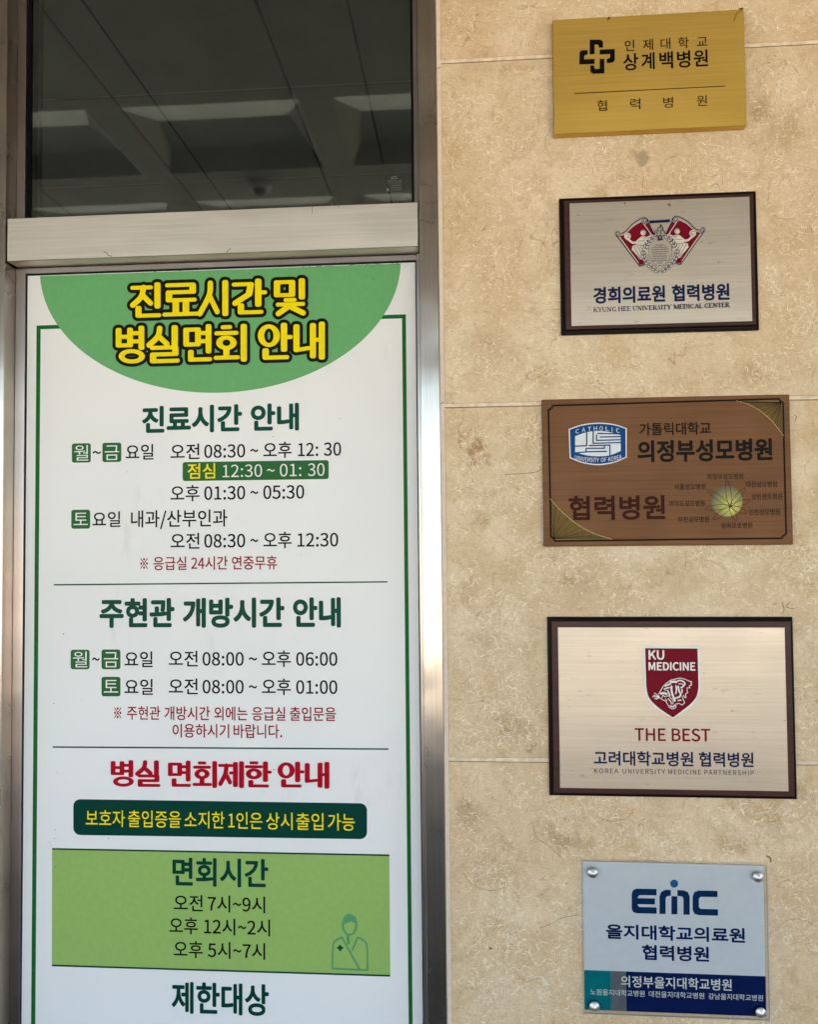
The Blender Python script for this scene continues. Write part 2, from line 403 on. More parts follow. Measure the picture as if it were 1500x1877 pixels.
link('fascia', box_mesh([(X0, X1, Y0 - .05, Y0, ZC - .15, ZC + .4)], off=OFF), C_FLAT, cano)

# ------------------------------------------------------------------ dome camera under the canopy
dcx, dcy = -.90, -1.88
dome = root('dome_camera', (dcx, dcy, ZC), 'small pale dome camera on the canopy ceiling, mirrored low in the dark window', 'camera')
def lathe(prof, n=28):
    bm = bmesh.new(); R_ = [[bm.verts.new((r_ * math.cos(2 * math.pi * k / n), r_ * math.sin(2 * math.pi * k / n), z_)) for k in range(n)] for r_, z_ in prof]
    for i in range(len(R_) - 1):
        for k in range(n): f = bm.faces.new((R_[i][k], R_[i][(k + 1) % n], R_[i + 1][(k + 1) % n], R_[i + 1][k])); f.smooth = True
    bm.faces.new(R_[-1]); bmesh.ops.recalc_face_normals(bm, faces=bm.faces[:]); me = bpy.data.meshes.new('lathe'); bm.to_mesh(me); bm.free(); uvs(me); return me
link('housing', lathe([(.052, .0), (.052, -.012), (.046, -.020), (.036, -.023)]), ink('camera_white', (225, 225, 222), .4), dome)
link('lens_dome', lathe([(.030, -.0232), (.028, -.031), (.022, -.040), (.012, -.046), (.002, -.047)]), ink('smoked_dome', (60, 60, 60), .15), dome)

# ------------------------------------------------------------------ stone wall
wx0, wx1 = P(815, 700).x, 1.6
swall = root('stone_wall', ((wx0 + wx1) / 2, 0, 0), 'beige shell limestone wall of large slabs carrying the five plaques', 'wall')
so_ = swall.location.copy()
zj = [CZ + .8955, CZ + .2483, CZ - .3956, CZ - 1.04]         # joints
edges = [ZC - .02] + zj + [0.0]
gap = .0038; slabs = []
def shells(bm, x0, x1, z0, z1, n):
    for i in range(n):
        x, z = random.uniform(x0 + .012, x1 - .012), random.uniform(z0 + .012, z1 - .012)
        dn_ = mnoise.noise(Vector((x * 9, z * 9, 3.1))) + .5 * mnoise.noise(Vector((x * 27, z * 27, 8.2)))
        if random.random() > .45 + dn_ * 1.1: continue
        r = random.choice((.002, .0025, .003, .004, .004, .005, .006, .007, .008, .011)) * random.uniform(.8, 1.25); sw = random.uniform(50, 190); t0 = random.uniform(0, 360); w = random.uniform(.0007, .0015)
        if r > .009: sw *= .7
        ax = random.uniform(.45, 1.1); rot = random.uniform(0, 6.28); k = 8; pr = []; yy = -.00004 - .00010 * random.random()
        for q in range(k + 1):
            t = math.radians(t0 + sw * q / k); h = w * (.15 + .85 * math.sin(math.pi * q / k))
            c1 = []
            for rr in (r - h / 2, r + h / 2):
                ax_, ay_ = rr * math.cos(t), rr * ax * math.sin(t)
                c1.append(bm.verts.new(Vector((x + ax_ * math.cos(rot) - ay_ * math.sin(rot), yy, z + ax_ * math.sin(rot) + ay_ * math.cos(rot))) - so_))
            pr.append(c1)
        mi = 1 if random.random() < .45 else 2
        for q in range(k):
            f = bm.faces.new((pr[q][0], pr[q + 1][0], pr[q + 1][1], pr[q][1])); f.normal_update()
            if f.normal.y > 0: f.normal_flip()
            f.material_index = mi
for i in range(len(edges) - 1):
    zt, zb = edges[i] - gap, edges[i + 1] + gap
    me = box_mesh([(wx0, wx1, 0, .03, zb, zt)], .0012, 1, so_)
    bm = bmesh.new(); bm.from_mesh(me)
    if i < 4: shells(bm, wx0, .75, max(zb, .55), min(zt, 2.6), int(30000 * (min(zt, 2.6) - max(zb, .55))))
    bm.to_mesh(me); bm.free()
    sl_ = link('stone_slab', me, [STONE, SHELL, SHELL2], swall); sl_.color = ((1, .985, .98, 1), (1, 1, 1, 1), (.97, .96, .93, 1), (1, .965, .92, 1), (1, 1, 1, 1))[i]; slabs.append(sl_)
for z in zj: link('mortar_joint', box_mesh([(wx0, wx1, .0006, .03, z - gap + .0011, z + gap)], 0, 1, so_), MORTAR, swall)
jx1 = P(802, 300).x
seal = link('sealant_strip', box_mesh([(jx1 + .0005, wx0 - .0015, .002, .03, 0, ZC - .02)], 0, 1, so_), SEAL, swall)
link('arris', box_mesh([(wx0 - .0015, wx0, .0005, .03, 0, ZC - .02)], 0, 1, so_), SEAL, swall)
CRACK = ink('brown_crack', (140, 108, 72), .7)
a = Art(swall, .0018); a.stroke([(802, 126), (808, 124), (813, 119)], 1.2, cap=False); a.disc(808, 28, 1.4); a.stroke([(803.5, 741), (809, 740), (813.5, 737)], 1.2, cap=False); a.stroke([(812.6, 88), (812.8, 96)], 1.3); a.stroke([(828, 1392), (829, 1384)], 1.2); merge(seal, a, MARK)
a = Art(swall, -.0002)
for q, w_ in (([(882, 424), (888, 420), (891, 414)], 2), ([(1452, 118), (1462, 132), (1466, 140)], 1), ([(1280, 232), (1282, 233)], 2)): a.stroke(q, w_, taper=len(q) > 2)
merge(slabs[1], a, CRACK)
a = Art(swall, -.0002)
for q, w_ in (([(1458, 762), (1461, 764), (1457, 773)], 1.3), ([(1416, 1108), (1424, 1106)], 1.2), ([(1434, 1104), (1438, 1118), (1434, 1124)], 1.4), ([(1448, 1104), (1442, 1112), (1456, 1116)], 1.4), ([(926, 870), (980, 866), (992, 858)], 1)): a.stroke(smooth(q), w_, cap=False)
merge(slabs[2], a, CRACK)
a = Art(swall, -.0002)
for q, w_ in (([(1405, 1568), (1412, 1572), (1414, 1580)], 3), ([(978, 1512), (984, 1535), (1004, 1548), (1030, 1572)], .9), ([(1095, 1496), (1120, 1505), (1150, 1498), (1162, 1482)], .8), ([(990, 1700), (1008, 1694), (1030, 1682), (1062, 1676)], .8), ([(850, 1600), (868, 1622), (900, 1632), (926, 1626)], .7), ([(898, 1737), (901, 1738)], 3.5), ([(1035, 1500), (1036, 1501)], 2)): a.stroke(smooth(q) if len(q) > 2 else q, w_, cap=len(q) == 2)
merge(slabs[3], a, CRACK)
link('backing', box_mesh([(jx1 + .0005, wx1, .0305, .11, 0, ZC - .02)], 0, 1, so_), MORTAR, swall)

# ------------------------------------------------------------------ stainless frame with window
lx = P(10.5, 400).x; rx0 = P(767, 300).x
frame = root('glazed_entrance', ((lx + rx0) / 2, 0, 0), 'brushed stainless steel surround with crossbar and dark tinted upper window', 'glazed entrance')
fo = frame.location.copy()
YS = .035
link('upright', box_mesh([(lx - .25, lx, -.001, .10, 0, ZC - .02)], .0012, 1, fo), JAMB, frame)
link('upright', box_mesh([(rx0, jx1, -.001, .10, 0, ZC - .02)], .0012, 1, fo), JAMB, frame)
zt, zb = CZ + .6305, CZ + .5465
crossbar = link('crossbar', box_mesh([(lx + .0042, rx0 - .0018, -.002, .10, zb, zt)], .001, 1, fo), BAR, frame)
# upper window: strips, gasket, pane
wl0, wl1 = lx + .0003, P(47.5, 100, YS).x; wr0, wr1 = P(757.8, 100, YS).x, rx0 - .0003
ztop = CZ + 1.40
link('window_strip', box_mesh([(wl0, wl1, YS, .10, zt + .001, ztop)], .0006, 1, fo), STRIP, frame)
link('window_strip', box_mesh([(wr0, wr1, YS - .012, .10, zt + .001, ztop)], .0006, 1, fo), STRIP, frame)
link('window_strip', box_mesh([(wl1, wr0, YS, .10, ztop - .03, ztop)], .0006, 1, fo), STRIP, frame)
link('transom', box_mesh([(wl0, wr1, 0.001, .10, ztop + .001, ZC - .021)], .001, 1, fo), BAR, frame)
gk = P(58, 100, .045).x
link('window_gasket', box_mesh([(wl1 + .0003, gk, .042, .07, zt + .001, ztop - .031)], 0, 1, fo), RUBBER, frame)
link('window_gasket', box_mesh([(wr0 - .005, wr0 - .0003, .03, .07, zt + .001, ztop - .031)], 0, 1, fo), RUBBER, frame)
pane = link('window_pane', box_mesh([(wl1 - .004, wr0 + .004, .046, .0465, zt + .0005, ztop - .02)], 0, 1, fo), GLASS, frame)
me = bpy.data.meshes.new('pane'); x_, y_ = (wl1 - .004, wr0 + .004), .046
me.from_pydata([tuple(Vector(p) - fo) for p in ((x_[0], y_, zt + .0005), (x_[1], y_, zt + .0005), (x_[1], y_, ztop - .02), (x_[0], y_, ztop - .02))], [], [(0, 1, 2, 3)]); uvs(me); me.materials.append(GLASS); pane.data = me
# lower opening strips
sl0, sl1 = lx + .0003, P(46, 560, YS).x; sr0, sr1 = P(764.2, 560, YS).x, rx0 - .0003
stz = P(400, 490.5, YS).z; zlow = .12
for q in ((sl0, sl1, YS, .10, zlow, zb - .001), (sr0, sr1, YS - .004, .10, zlow, zb - .001), (sl1, sr0, YS, .10, stz, zb - .001), (sl0, sr1, YS - .005, .10, .001, zlow - .0005)):
    link('notice_surround', box_mesh([q], .0008, 1, fo), STRIP, frame)
link('notice_gasket', box_mesh([(sl1 + .0003, sr0 - .0003, .040, .09, zlow + .001, stz - .0004)], 0, 1, fo), RUBBER, frame)
fa = Art(frame, .0452)                          # etched maker's mark on the pane, read from indoors
ETCH = ink('etched_glass', (120, 124, 120), .6)
fa.text(334, 6.5, [('DUOLITE', 709, 736)], 0, True, mirror=True)
fa.stroke(ell(722.5, 327, 5, 3, 10, 180, 360), 1); fa.stroke([(717.5, 328), (727.5, 328)], 1)
for yy, x0, x1 in ((341, 720, 736), (345, 716, 736), (349, 718, 736)): fa.stroke([(x0, yy), (x1, yy - .6)], 1.3, cap=False)
fa.poly([(708, 350), (711, 344), (714, 350)])
fa.build('etched_mark', ETCH)
mk = Art(frame, -.0026)
mk.stroke(smooth([(190, 462), (196, 464), (198, 468), (205, 470)]), 1.2); mk.stroke([(415, 465), (418, 459), (423, 456)], 1.0); mk.stroke([(621, 378), (621, 381)], 1.2); mk.stroke([(572, 380), (572.4, 392)], .7)
merge(crossbar, mk, MARK)

# ------------------------------------------------------------------ display lettering: rounded strokes on a 100 x 100 cell
V, H_ = 18, 14
def oo(cx, cy, a, b): return ('o', cx, cy, a, b)
HAN = {
 '진': [(H_, [(6, 14), (62, 14)]), (H_ + 2, [(40, 14), (32, 40), (6, 62)]), (H_ + 2, [(38, 36), (62, 58)]), (V, [(84, 6), (84, 68)]), (H_ + 1, [(24, 70), (24, 92), (88, 92)])],
 '료': [(H_, [(12, 10), (86, 10), (86, 30), (16, 30), (16, 52), (90, 52)]), (H_ + 2, [(36, 56), (36, 86)]), (H_ + 2, [(66, 56), (66, 86)]), (H_ + 1, [(4, 91), (97, 91)])],
 '시': [(V, [(40, 8), (36, 42), (6, 92)]), (V, [(38, 44), (62, 88)]), (V + 1, [(88, 6), (88, 95)])],
 '간': [(H_ + 1, [(6, 14), (56, 14), (50, 42), (8, 66)]), (V, [(78, 5), (78, 72)]), (H_, [(80, 38), (97, 38)]), (H_ + 1, [(26, 72), (26, 92), (86, 92)])],
 '및': [(H_ + 1, [(10, 8), (56, 8), (56, 44), (10, 44), (10, 8)]), (V, [(86, 4), (86, 52)]), (H_ - 3, [(38, 58), (62, 58)]), (H_ - 2, [(14, 70), (88, 70)]), (H_, [(52, 72), (14, 95)]), (H_, [(54, 78), (90, 95)])],
 '병': [(V - 2, [(10, 8), (10, 50)]), (V - 2, [(48, 8), (48, 50)]), (H_ - 2, [(10, 27), (48, 27)]), (H_, [(10, 50), (48, 50)]), (V, [(86, 4), (86, 58)]), (H_ - 2, [(60, 18), (84, 18)]), (H_ - 2, [(60, 40), (84, 40)]), (H_, oo(54, 80, 34, 14))],
 '실': [(H_ + 3, [(38, 6), (32, 28), (6, 50)]), (H_ + 2, [(36, 28), (60, 48)]), (V, [(84, 4), (84, 50)]), (H_ - 2, [(16, 58), (86, 58), (86, 76), (18, 76), (18, 94), (92, 94)])],
 '면': [(H_ + 2, [(10, 12), (50, 12), (50, 52), (10, 52), (10, 12)]), (V, [(86, 4), (86, 72)]), (H_ - 2, [(56, 22), (84, 22)]), (H_ - 2, [(56, 44), (84, 44)]), (H_ + 1, [(26, 72), (26, 93), (90, 93)])],
 '회': [(H_, [(26, 7), (46, 7)]), (H_, [(6, 23), (66, 23)]), (H_, oo(36, 49, 22, 14)), (H_ + 2, [(36, 64), (36, 84)]), (H_ + 1, [(4, 89), (70, 89)]), (V, [(90, 5), (90, 96)])],
 '안': [(V - 1, oo(32, 33, 24, 25)), (V, [(78, 5), (78, 72)]), (H_, [(80, 38), (97, 38)]), (H_ + 1, [(22, 72), (22, 92), (86, 92)])],
 '내': [(V, [(10, 10), (10, 74), (46, 70)]), (V - 1, [(62, 8), (62, 92)]), (V, [(90, 5), (90, 96)]), (H_, [(64, 48), (88, 48)])],
 '제': [(H_, [(4, 16), (50, 16)]), (V - 2, [(30, 16), (24, 50), (5, 86)]), (V - 3, [(28, 50), (44, 80)]), (H_ - 3, [(48, 44), (62, 44)]), (V - 2, [(66, 8), (66, 92)]), (V, [(91, 5), (91, 96)])],
 '한': [(H_ - 2, [(24, 5), (44, 5)]), (H_ - 1, [(6, 20), (62, 20)]), (H_, oo(34, 47, 22, 15)), (V, [(80, 5), (80, 72)]), (H_, [(82, 40), (97, 40)]), (H_ + 1, [(22, 76), (22, 93), (86, 93)])],
}
def display(art, s, x0, y0, x1, y1, slope, grow=0., weight=1.):
    """one syllable in the pixel box x0..y1: thick uprights, thin bars, soft corners; grow widens it all (outline)"""
    sx, sy = (x1 - x0) / 100, (y1 - y0) / 100
    m = lambda x, y: (x0 + x * sx, y0 + y * sy + slope * (x - 50) * sx)
    VW, HW = 19.5 * weight * sx, 11 * weight * sy
    def bar(p, q, w, ex, rad):
        L = math.hypot(q[0] - p[0], q[1] - p[1]); ux_, uy_ = (q[0] - p[0]) / L, (q[1] - p[1]) / L; h = w / 2
        rad = min(rad, h * .98); cx_, cy_ = (p[0] + q[0]) / 2, (p[1] + q[1]) / 2
        art.poly([(cx_ + ux_ * a_ - uy_ * b_, cy_ + uy_ * a_ + ux_ * b_) for a_, b_ in rrect(-L / 2 - ex, -h, L / 2 + ex, h, rad, 4)])
    for w, q in HAN[s]:
        if q[0] == 'o':
            ci = m(q[1], q[2]); a_, b_ = q[3] * sx, q[4] * sy; art.lift(); k = len(art.v); n = 36
            for da, db in ((VW / 2 + grow, HW / 2 + grow), (-VW / 2 - grow, -HW / 2 - grow)):
                aa, bb = max(.2, a_ + da), max(.2, b_ + db); art.v += [art.at(ci[0] + aa * math.cos(2 * math.pi * i / n), ci[1] + bb * math.sin(2 * math.pi * i / n)) for i in range(n)]
            art.f += [(k + i, k + (i + 1) % n, k + n + (i + 1) % n, k + n + i) for i in range(n)]
            continue
        P_ = [m(*p) for p in q]; raw = q
        diag = [abs(raw[i + 1][0] - raw[i][0]) > 7 and abs(raw[i + 1][1] - raw[i][1]) > 7 for i in range(len(raw) - 1)]
        if any(diag) and len(raw) > 2 and not (s == '간'):
            art.stroke(smooth(P_, 5), VW * .88 + 2 * grow); continue
        for i in range(len(P_) - 1):
            dx, dy = abs(raw[i + 1][0] - raw[i][0]), abs(raw[i + 1][1] - raw[i][1])
            if diag[i]: art.stroke([P_[i], P_[i + 1]], VW * .84 + 2 * grow); continue
            if dx > dy: bar(P_[i], P_[i + 1], HW + 2 * grow, VW * .40 + grow, 2.2 * sx * 4 + grow)
            else: bar(P_[i], P_[i + 1], VW + 2 * grow, HW * .5 + grow, 2.2 * sx * 3 + grow)

# ------------------------------------------------------------------ the notice
YN = .038
nz0 = zlow + .004
nl, nr, nt_ = P(49, 700, YN).x, P(763.6, 700, YN).x, P(400, 493.8, YN).z
nb = root('hospital_notice', ((nl + nr) / 2, YN, nz0), 'tall white notice with green arch, opening hours and visiting hours under the crossbar', 'notice')
def white_mat():
    q = N('white_vinyl_print'); v = q.obj()
    f = q.ramp(q.noise(v, 2.2, 3), .3, .7); c = q.mix(f, rgb(230, 230, 229), rgb(236, 236, 235))
    sp = q.ramp(q.noise(v, 140, 2), .79, .83); c = q.mix(q.math('MULTIPLY', sp, .6), c, rgb(90, 84, 76))
    sm = q.math('MULTIPLY', q.ramp(q.noise(q.obj(8, 1, 3), 1, 5, .7), .58, .75), .2); c = q.mix(sm, c, rgb(150, 144, 132))
    q.l(c, q.b.inputs['Base Color']); q.b.inputs['Roughness'].default_value = .34; q.b.inputs['Specular IOR Level'].default_value = .2
    return q.m
WHITE = white_mat()
G_ARCH = ink('arch_green_print', (108, 172, 112), .35, wear=.02); G_LINE = ink('green_line_print', (28, 104, 44), .35)
G_HEAD = ink('deep_green_print', (16, 76, 60), .35); G_BADGE = ink('badge_green_print', (46, 104, 56), .35, wear=.02); G_DARK = ink('dark_green_print', (6, 62, 52), .35, wear=.03)
G_LITE = ink('leaf_green_print', (150, 184, 102), .35, wear=.02); G_ICON = ink('sage_green_print', (92, 158, 108), .35)
BLACK = ink('black_print', (16, 16, 16), .35); YELLOW = ink('yellow_print', (244, 222, 10), .35, wear=.02); RED = ink('red_print', (150, 12, 30), .35); CRIM = ink('crimson_print', (178, 8, 36), .35)
WPR = ink('white_print', (232, 234, 228), .35, wear=.02); OUTL = ink('outline_black_print', (24, 24, 20), .35)
panel = link('panel', box_mesh([(nl, nr, YN, YN + .004, nz0, nt_)], .0004, 1, nb.location), WHITE, nb)
def A(l=1, s=1., ox=0., oy=0.): return Art(nb, YN - .00025 * l, s, ox, oy)
def slope(y): return (y - 1150) * 5.0e-5
b = A(1); xl0, xl1, xr0, xr1 = 67.2, 74.6, 737.2, 744.2                         # green border line
T = [P(xl0, 597, YN), P(xl1, 604, YN), P(xr0, 586, YN), P(xr1, 580, YN)]
def wrect(art, x0, x1, z0, z1):
    art.lift(); k = len(art.v); o_ = art.rt.location
    art.v += [Vector((x, art.y - art.dz, z)) - Vector((o_.x, o_.y, o_.z)) for x, z in ((x0, z0), (x1, z0), (x1, z1), (x0, z1))]; art.f.append((k, k + 1, k + 2, k + 3))
zt_ = P(70, 597, YN).z
wrect(b, T[0].x, T[1].x, .22, zt_); wrect(b, T[2].x, T[3].x, .22, zt_); wrect(b, T[1].x, T[2].x, zt_ - .0075, zt_); wrect(b, T[1].x, T[2].x, .22, .2275)
b.build('border_line', G_LINE)
ar = A(2); pts = [(p[0], p[1] + slope(600) * (p[0] - 404)) for p in ell(404, 487, 331, 233, 64, 3, 177)]
w = [ar.at(*p) for p in pts]; top = nt_ - nb.location.z - .0015
ar.lift(); w = [v for v in w if v.z < top]; ar.v = [Vector((w[0].x, w[0].y, top))] + w + [Vector((w[-1].x, w[-1].y, top))]; ar.f = [tuple(range(len(ar.v)))]
ar.build('green_arch', G_ARCH)
T1 = [('진', 240, 298, 551), ('료', 300, 362, 549), ('시', 363, 420, 547), ('간', 426, 487, 545), ('및', 502, 562, 545)]
T2 = [('병', 212, 267, 633), ('실', 270, 330, 632), ('면', 336, 390, 630), ('회', 394, 453, 629), ('안', 474, 534, 627), ('내', 538, 596, 625)]
for line, hh, nm in ((T1, 66, 'title'), (T2, 68, 'title')):
    o1 = A(3); o2 = A(4)
    for s, x0, x1, yc in line:
        if s == '시' : pass
        display(o1, s, x0, yc - hh / 2, x1, yc + hh / 2, -.03, 6.2, .98); display(o2, s, x0, yc - hh / 2, x1, yc + hh / 2, -.03, 0, 1.0)
    p_ = o2.build('title_lettering', YELLOW, label='yellow title lettering with black outline on the green arch'); q_ = o1.build('title_outline', OUTL, p_)
def T_(name, mat, yc, h, toks, bold=.0, l=2, parent=None, s=8 / 15, ox=0, oy=0, label=None, **k):
    a = A(l, s, ox, oy); a.text(yc, h, toks, bold, **k); return a.build(name, mat, parent, label)
T_('heading', G_HEAD, 88, 88, [('진료시간', 488, 832), ('안내', 862, 1028)], .035, oy=720)
def badge(name, x0, y0, x1, y1, txt, s, oy, sl, tx, r=8):
    a = A(1, s, 0, oy); a.poly(rrect(x0, y0, x1, y1, r, 5, sl)); p_ = a.build('badge', G_BADGE)
    t = A(2, s, 0, oy); t.text((y0 + y1) / 2, (y1 - y0) * .82, [(txt, *tx)], .0); t.build('lettering', WPR, p_); return p_
s_ = 8 / 15
badge('b', 247, 174, 312, 240, '월', s_, 720, -.015, (255, 304)); badge('b', 352, 172, 417, 238, '금', s_, 720, -.015, (360, 409))
DAY = .013
T_('hours_lettering', BLACK, 205, 53, [('~', 318, 348)], DAY, oy=720); T_('hours_lettering', BLACK, 204, 53, [('요일', 432, 528)], DAY, oy=720)
T_('hours_lettering', BLACK, 198, 54, [('오전', 586, 686), ('08:30', 702, 843), ('~', 860, 888), ('오후', 905, 1003), ('12:', 1024, 1094), ('30', 1113, 1173)], DAY, oy=720)
a = A(1, s_, 0, 720); a.poly(rrect(628, 235, 1130, 300, 8, 5, -.014)); bx = a.build('lunch_box', G_BADGE)
T_('lettering', YELLOW, 269, 52, [('점심', 645, 740)], DAY, parent=bx, oy=720); T_('lettering', WPR, 266, 52, [('12:30', 765, 901), ('~', 917, 945), ('01:', 962, 1036), ('30', 1058, 1116)], .002, parent=bx, oy=720)
T_('hours_lettering', BLACK, 343, 55, [('오후', 586, 686), ('01:30', 702, 843), ('~', 860, 888), ('05:30', 905, 1046)], DAY, oy=720)
badge('b', 245, 402, 310, 467, '토', s_, 720, -.012, (253, 302))
T_('hours_lettering', BLACK, 435, 53, [('요일', 318, 414)], DAY, oy=720); T_('hours_lettering', BLACK, 432, 58, [('내과/산부인과', 450, 782)], DAY, oy=720)
T_('hours_lettering', BLACK, 507, 55, [('오전', 586, 686), ('08:30', 702, 843), ('~', 860, 888), ('오후', 905, 1003), ('12:30', 1022, 1163)], DAY, oy=720)
T_('note_lettering', RED, 585, 46, [('※', 482, 508), ('응급실', 527, 641), ('24시간', 657, 783), ('연중무휴', 797, 953)], .013, oy=720)
def rule(x0, y0, x1, y1, w): a = A(1); a.stroke([(x0, y0), (x1, y1)], w, cap=False); a.build('rule_line', G_HEAD)
rule(98.7, 1071.9, 710.4, 1066.5, 2.6); rule(96.5, 1369, 712.5, 1372.7, 2.8)
T_('heading', G_HEAD, 137, 96, [('주현관', 342, 600), ('개방시간', 628, 978), ('안내', 1007, 1172)], .035, oy=1050)
badge('b', 243, 264, 308, 331, '월', s_, 1050, 0, (251, 300)); badge('b', 349, 263, 414, 331, '금', s_, 1050, 0, (357, 406)); badge('b', 349, 357, 414, 424, '토', s_, 1050, .002, (357, 406))
T_('hours_lettering', BLACK, 296, 55, [('~', 316, 343)], DAY, oy=1050); T_('hours_lettering', BLACK, 297, 54, [('요일', 428, 525)], DAY, oy=1050); T_('hours_lettering', BLACK, 392, 54, [('요일', 428, 526)], DAY, oy=1050)
for yc, hr, ex in ((295, '06:00', []), (391, '01:00', [])):
    T_('hours_lettering', BLACK, yc, 55, ex + [('오전', 580, 680), ('08:00', 696, 838), ('~', 855, 884), ('오후', 900, 1000), (hr, 1018, 1160)], DAY, oy=1050)
T_('note_lettering', RED, 483, 47, [('※', 392, 417), ('주현관', 436, 551), ('개방시간', 565, 722), ('외에는', 736, 851), ('응급실', 866, 981), ('출입문을', 996, 1155)], .013, oy=1050)
T_('note_lettering', RED, 543, 47, [('이용하시기', 593, 788), ('바랍니다.', 803, 970)], .013, oy=1050)
hd = A(2)
for s, x0, x1 in (('병', 203, 246), ('실', 249, 294), ('면', 308, 351), ('회', 355, 398), ('제', 402, 447), ('한', 450, 496), ('안', 510, 556), ('내', 559, 604)):
    yc = 1419 + .007 * ((x0 + x1) / 2 - 404); display(hd, s, x0, yc - 24, x1, yc + 24, .007, 0, 1.06)
hd.build('heading', CRIM, label='red rounded heading above the dark green strip')
a = A(1, s_, 0, 1360); a.poly(rrect(252, 203, 1262, 326, 24, 6, .0145)); bx = a.build('dark_strip', G_DARK)
T_('lettering', YELLOW, 268, 58, [('보호자', 295, 430), ('출입증을', 440, 622), ('소지한', 634, 772), ('1인은', 785, 902), ('상시', 915, 1006), ('출입', 1018, 1112), ('가능', 1127, 1220)], .004, parent=bx, oy=1360)
lg = A(1); lg.poly([(95.5, 1556), (714, 1567.5), (715.5, 1787.5), (95, 1768.5)]); bx = lg.build('visiting_panel', G_LITE)
a = A(2); a.stroke([(95.5, 1555.5), (714, 1567.2)], 3, cap=False); a.stroke([(95, 1769), (715.5, 1788)], 3.2, cap=False); a.build('rule_line', G_DARK, bx)
c6 = .56667
T_('heading', G_DARK, 104, 88, [('면회시간', 558, 868)], .024, parent=bx, s=c6, oy=1540)
T_('hours_lettering', BLACK, 205, 53, [('오전', 562, 656), ('7시~9시', 672, 858)], DAY, parent=bx, s=c6, oy=1540)
T_('hours_lettering', BLACK, 279, 53, [('오후', 548, 640), ('12시~2시', 660, 874)], DAY, parent=bx, s=c6, oy=1540)
T_('hours_lettering', BLACK, 355, 53, [('오후', 562, 656), ('5시~7시', 672, 858)], DAY, parent=bx, s=c6, oy=1540)
ic = A(2, c6, 0, 1540)
ic.stroke(ell(1131, 274, 22, 31, 24), 7, True); ic.poly([(1107, 278), (1107, 262), (1113, 246), (1124, 238), (1138, 238), (1150, 246), (1156, 262), (1156, 280), (1150, 268), (1136, 262), (1118, 268)])
ic.stroke(smooth([(1075, 414), (1077, 350), (1082, 328), (1100, 316), (1107, 313)]) , 6); ic.stroke([(1107, 314), (1163, 416)], 6); ic.stroke([(1125, 306), (1128, 336)], 9, cap=False); ic.stroke([(1158, 313), (1140, 354)], 6)
ic.stroke(smooth([(1158, 313), (1178, 324), (1188, 345), (1189, 418)]), 6); ic.stroke([(1075, 414), (1189, 419)], 6)
dr = ic.build('doctor_pictogram', G_ICON, bx)
ic = A(3, c6, 0, 1540); ic.stroke([(1091, 347), (1110, 347.5)], 7, cap=False); ic.stroke([(1100.5, 338), (1100.5, 357)], 7, cap=False); ic.build('cross_mark', G_DARK, dr)
T_('heading', G_DARK, 512, 98, [('제한대상', 555, 870)], .024, s=c6, oy=1540)
sp = A(3)
for _ in range(46):
    x, y = random.choice(((random.uniform(90, 104), random.uniform(1520, 1610)), (random.uniform(60, 740), random.uniform(520, 1860)), (random.uniform(50, 760), random.uniform(488, 520))))
    r = random.uniform(.5, 1.1); sp.poly(ell(x, y, r, r * random.uniform(.6, 1.3), 7))
for _ in range(70):
    x = random.choice((random.uniform(49, 760), random.uniform(560, 740))); y = 504.3 - (x - 48) * .0307 - random.uniform(-1.5, 2.2); l_ = random.uniform(.8, 3.5)
    sp.poly([(x - l_, y), (x, y - random.uniform(.3, 1.1)), (x + l_, y + .2), (x, y + random.uniform(.3, 1))])
merge(panel, sp, MARK)

# ------------------------------------------------------------------ plaques
def plaque(name, corners, y, label, cat, tilt=0.):
    c = [P(*p, y) for p in corners]; m = sum(c, Vector()) / 4
    r = root(name, (m.x, 0, m.z), label, cat, tilt)
    w = ((c[1] - c[0]).length + (c[2] - c[3]).length) / 4; h = ((c[0] - c[3]).length + (c[1] - c[2]).length) / 4
    return r, w, h
def slab(w, h, y0, y1, bevel, seg=2): return box_mesh([(-w, w, y1, y0, -h, h)], bevel, seg)
SCR = ink('dark_stain', (70, 56, 30), .6)
# --- brass plaque
BRASS = brushed('brushed_brass', (230, 190, 96), .42, 'x', .5, .07, k=.84, wave=.4)
yg = -.016
r, w, h = plaque('brass_plaque', [(1013.5, 37), (1364, 17.5), (1369.5, 230.5), (1016.5, 246.6)], yg, 'gold brushed brass plaque with black cross emblem, topmost on the stone wall', 'plaque')
bp = link('plate', slab(w, h, -.0003, yg, .0006, 1), BRASS, r)
c = .36
a = Art(r, yg - .0003, c, 960, 0)
def arcq(cx, cy, r_, t0): return ell(cx, cy, r_, r_, 6, t0, t0 + 90)
a.poly([(337, 278), (337, 204)] + ell(388, 221, 17, 17, 6, -90, 0) + [(405, 244), (384, 245), (384, 236), (378, 229), (362, 229), (362, 277)])
a.poly([(287, 330), (284, 330)] + ell(302, 275, 17, 17, 6, 180, 270) + [(327, 257), (327, 280), (316, 281), (309, 288), (309, 304), (362, 302), (362, 327)])
a.poly([(388, 302), (412, 301), (412, 375)] + ell(358, 359, 18, 18, 6, 90, 180) + [(340, 335), (360, 335), (360, 346), (367, 353), (388, 352)])
a.poly([(388, 279), (388, 255), (465, 251)] + ell(448, 304, 17, 17, 6, 0, 90) + [(424, 323), (424, 301), (434, 300), (441, 293), (441, 277)])
a.build('cross_emblem', BLACK)
a = Art(r, yg - .0003, c, 960, 0)
a.text(224, 56, [('인', 515, 565), ('제', 608, 660), ('대', 698, 748), ('학', 788, 842), ('교', 882, 937)], .008)
a.text(308, 84, [('상', 507, 585), ('계', 600, 668), ('백', 692, 762), ('병', 782, 850), ('원', 866, 940)], .018)
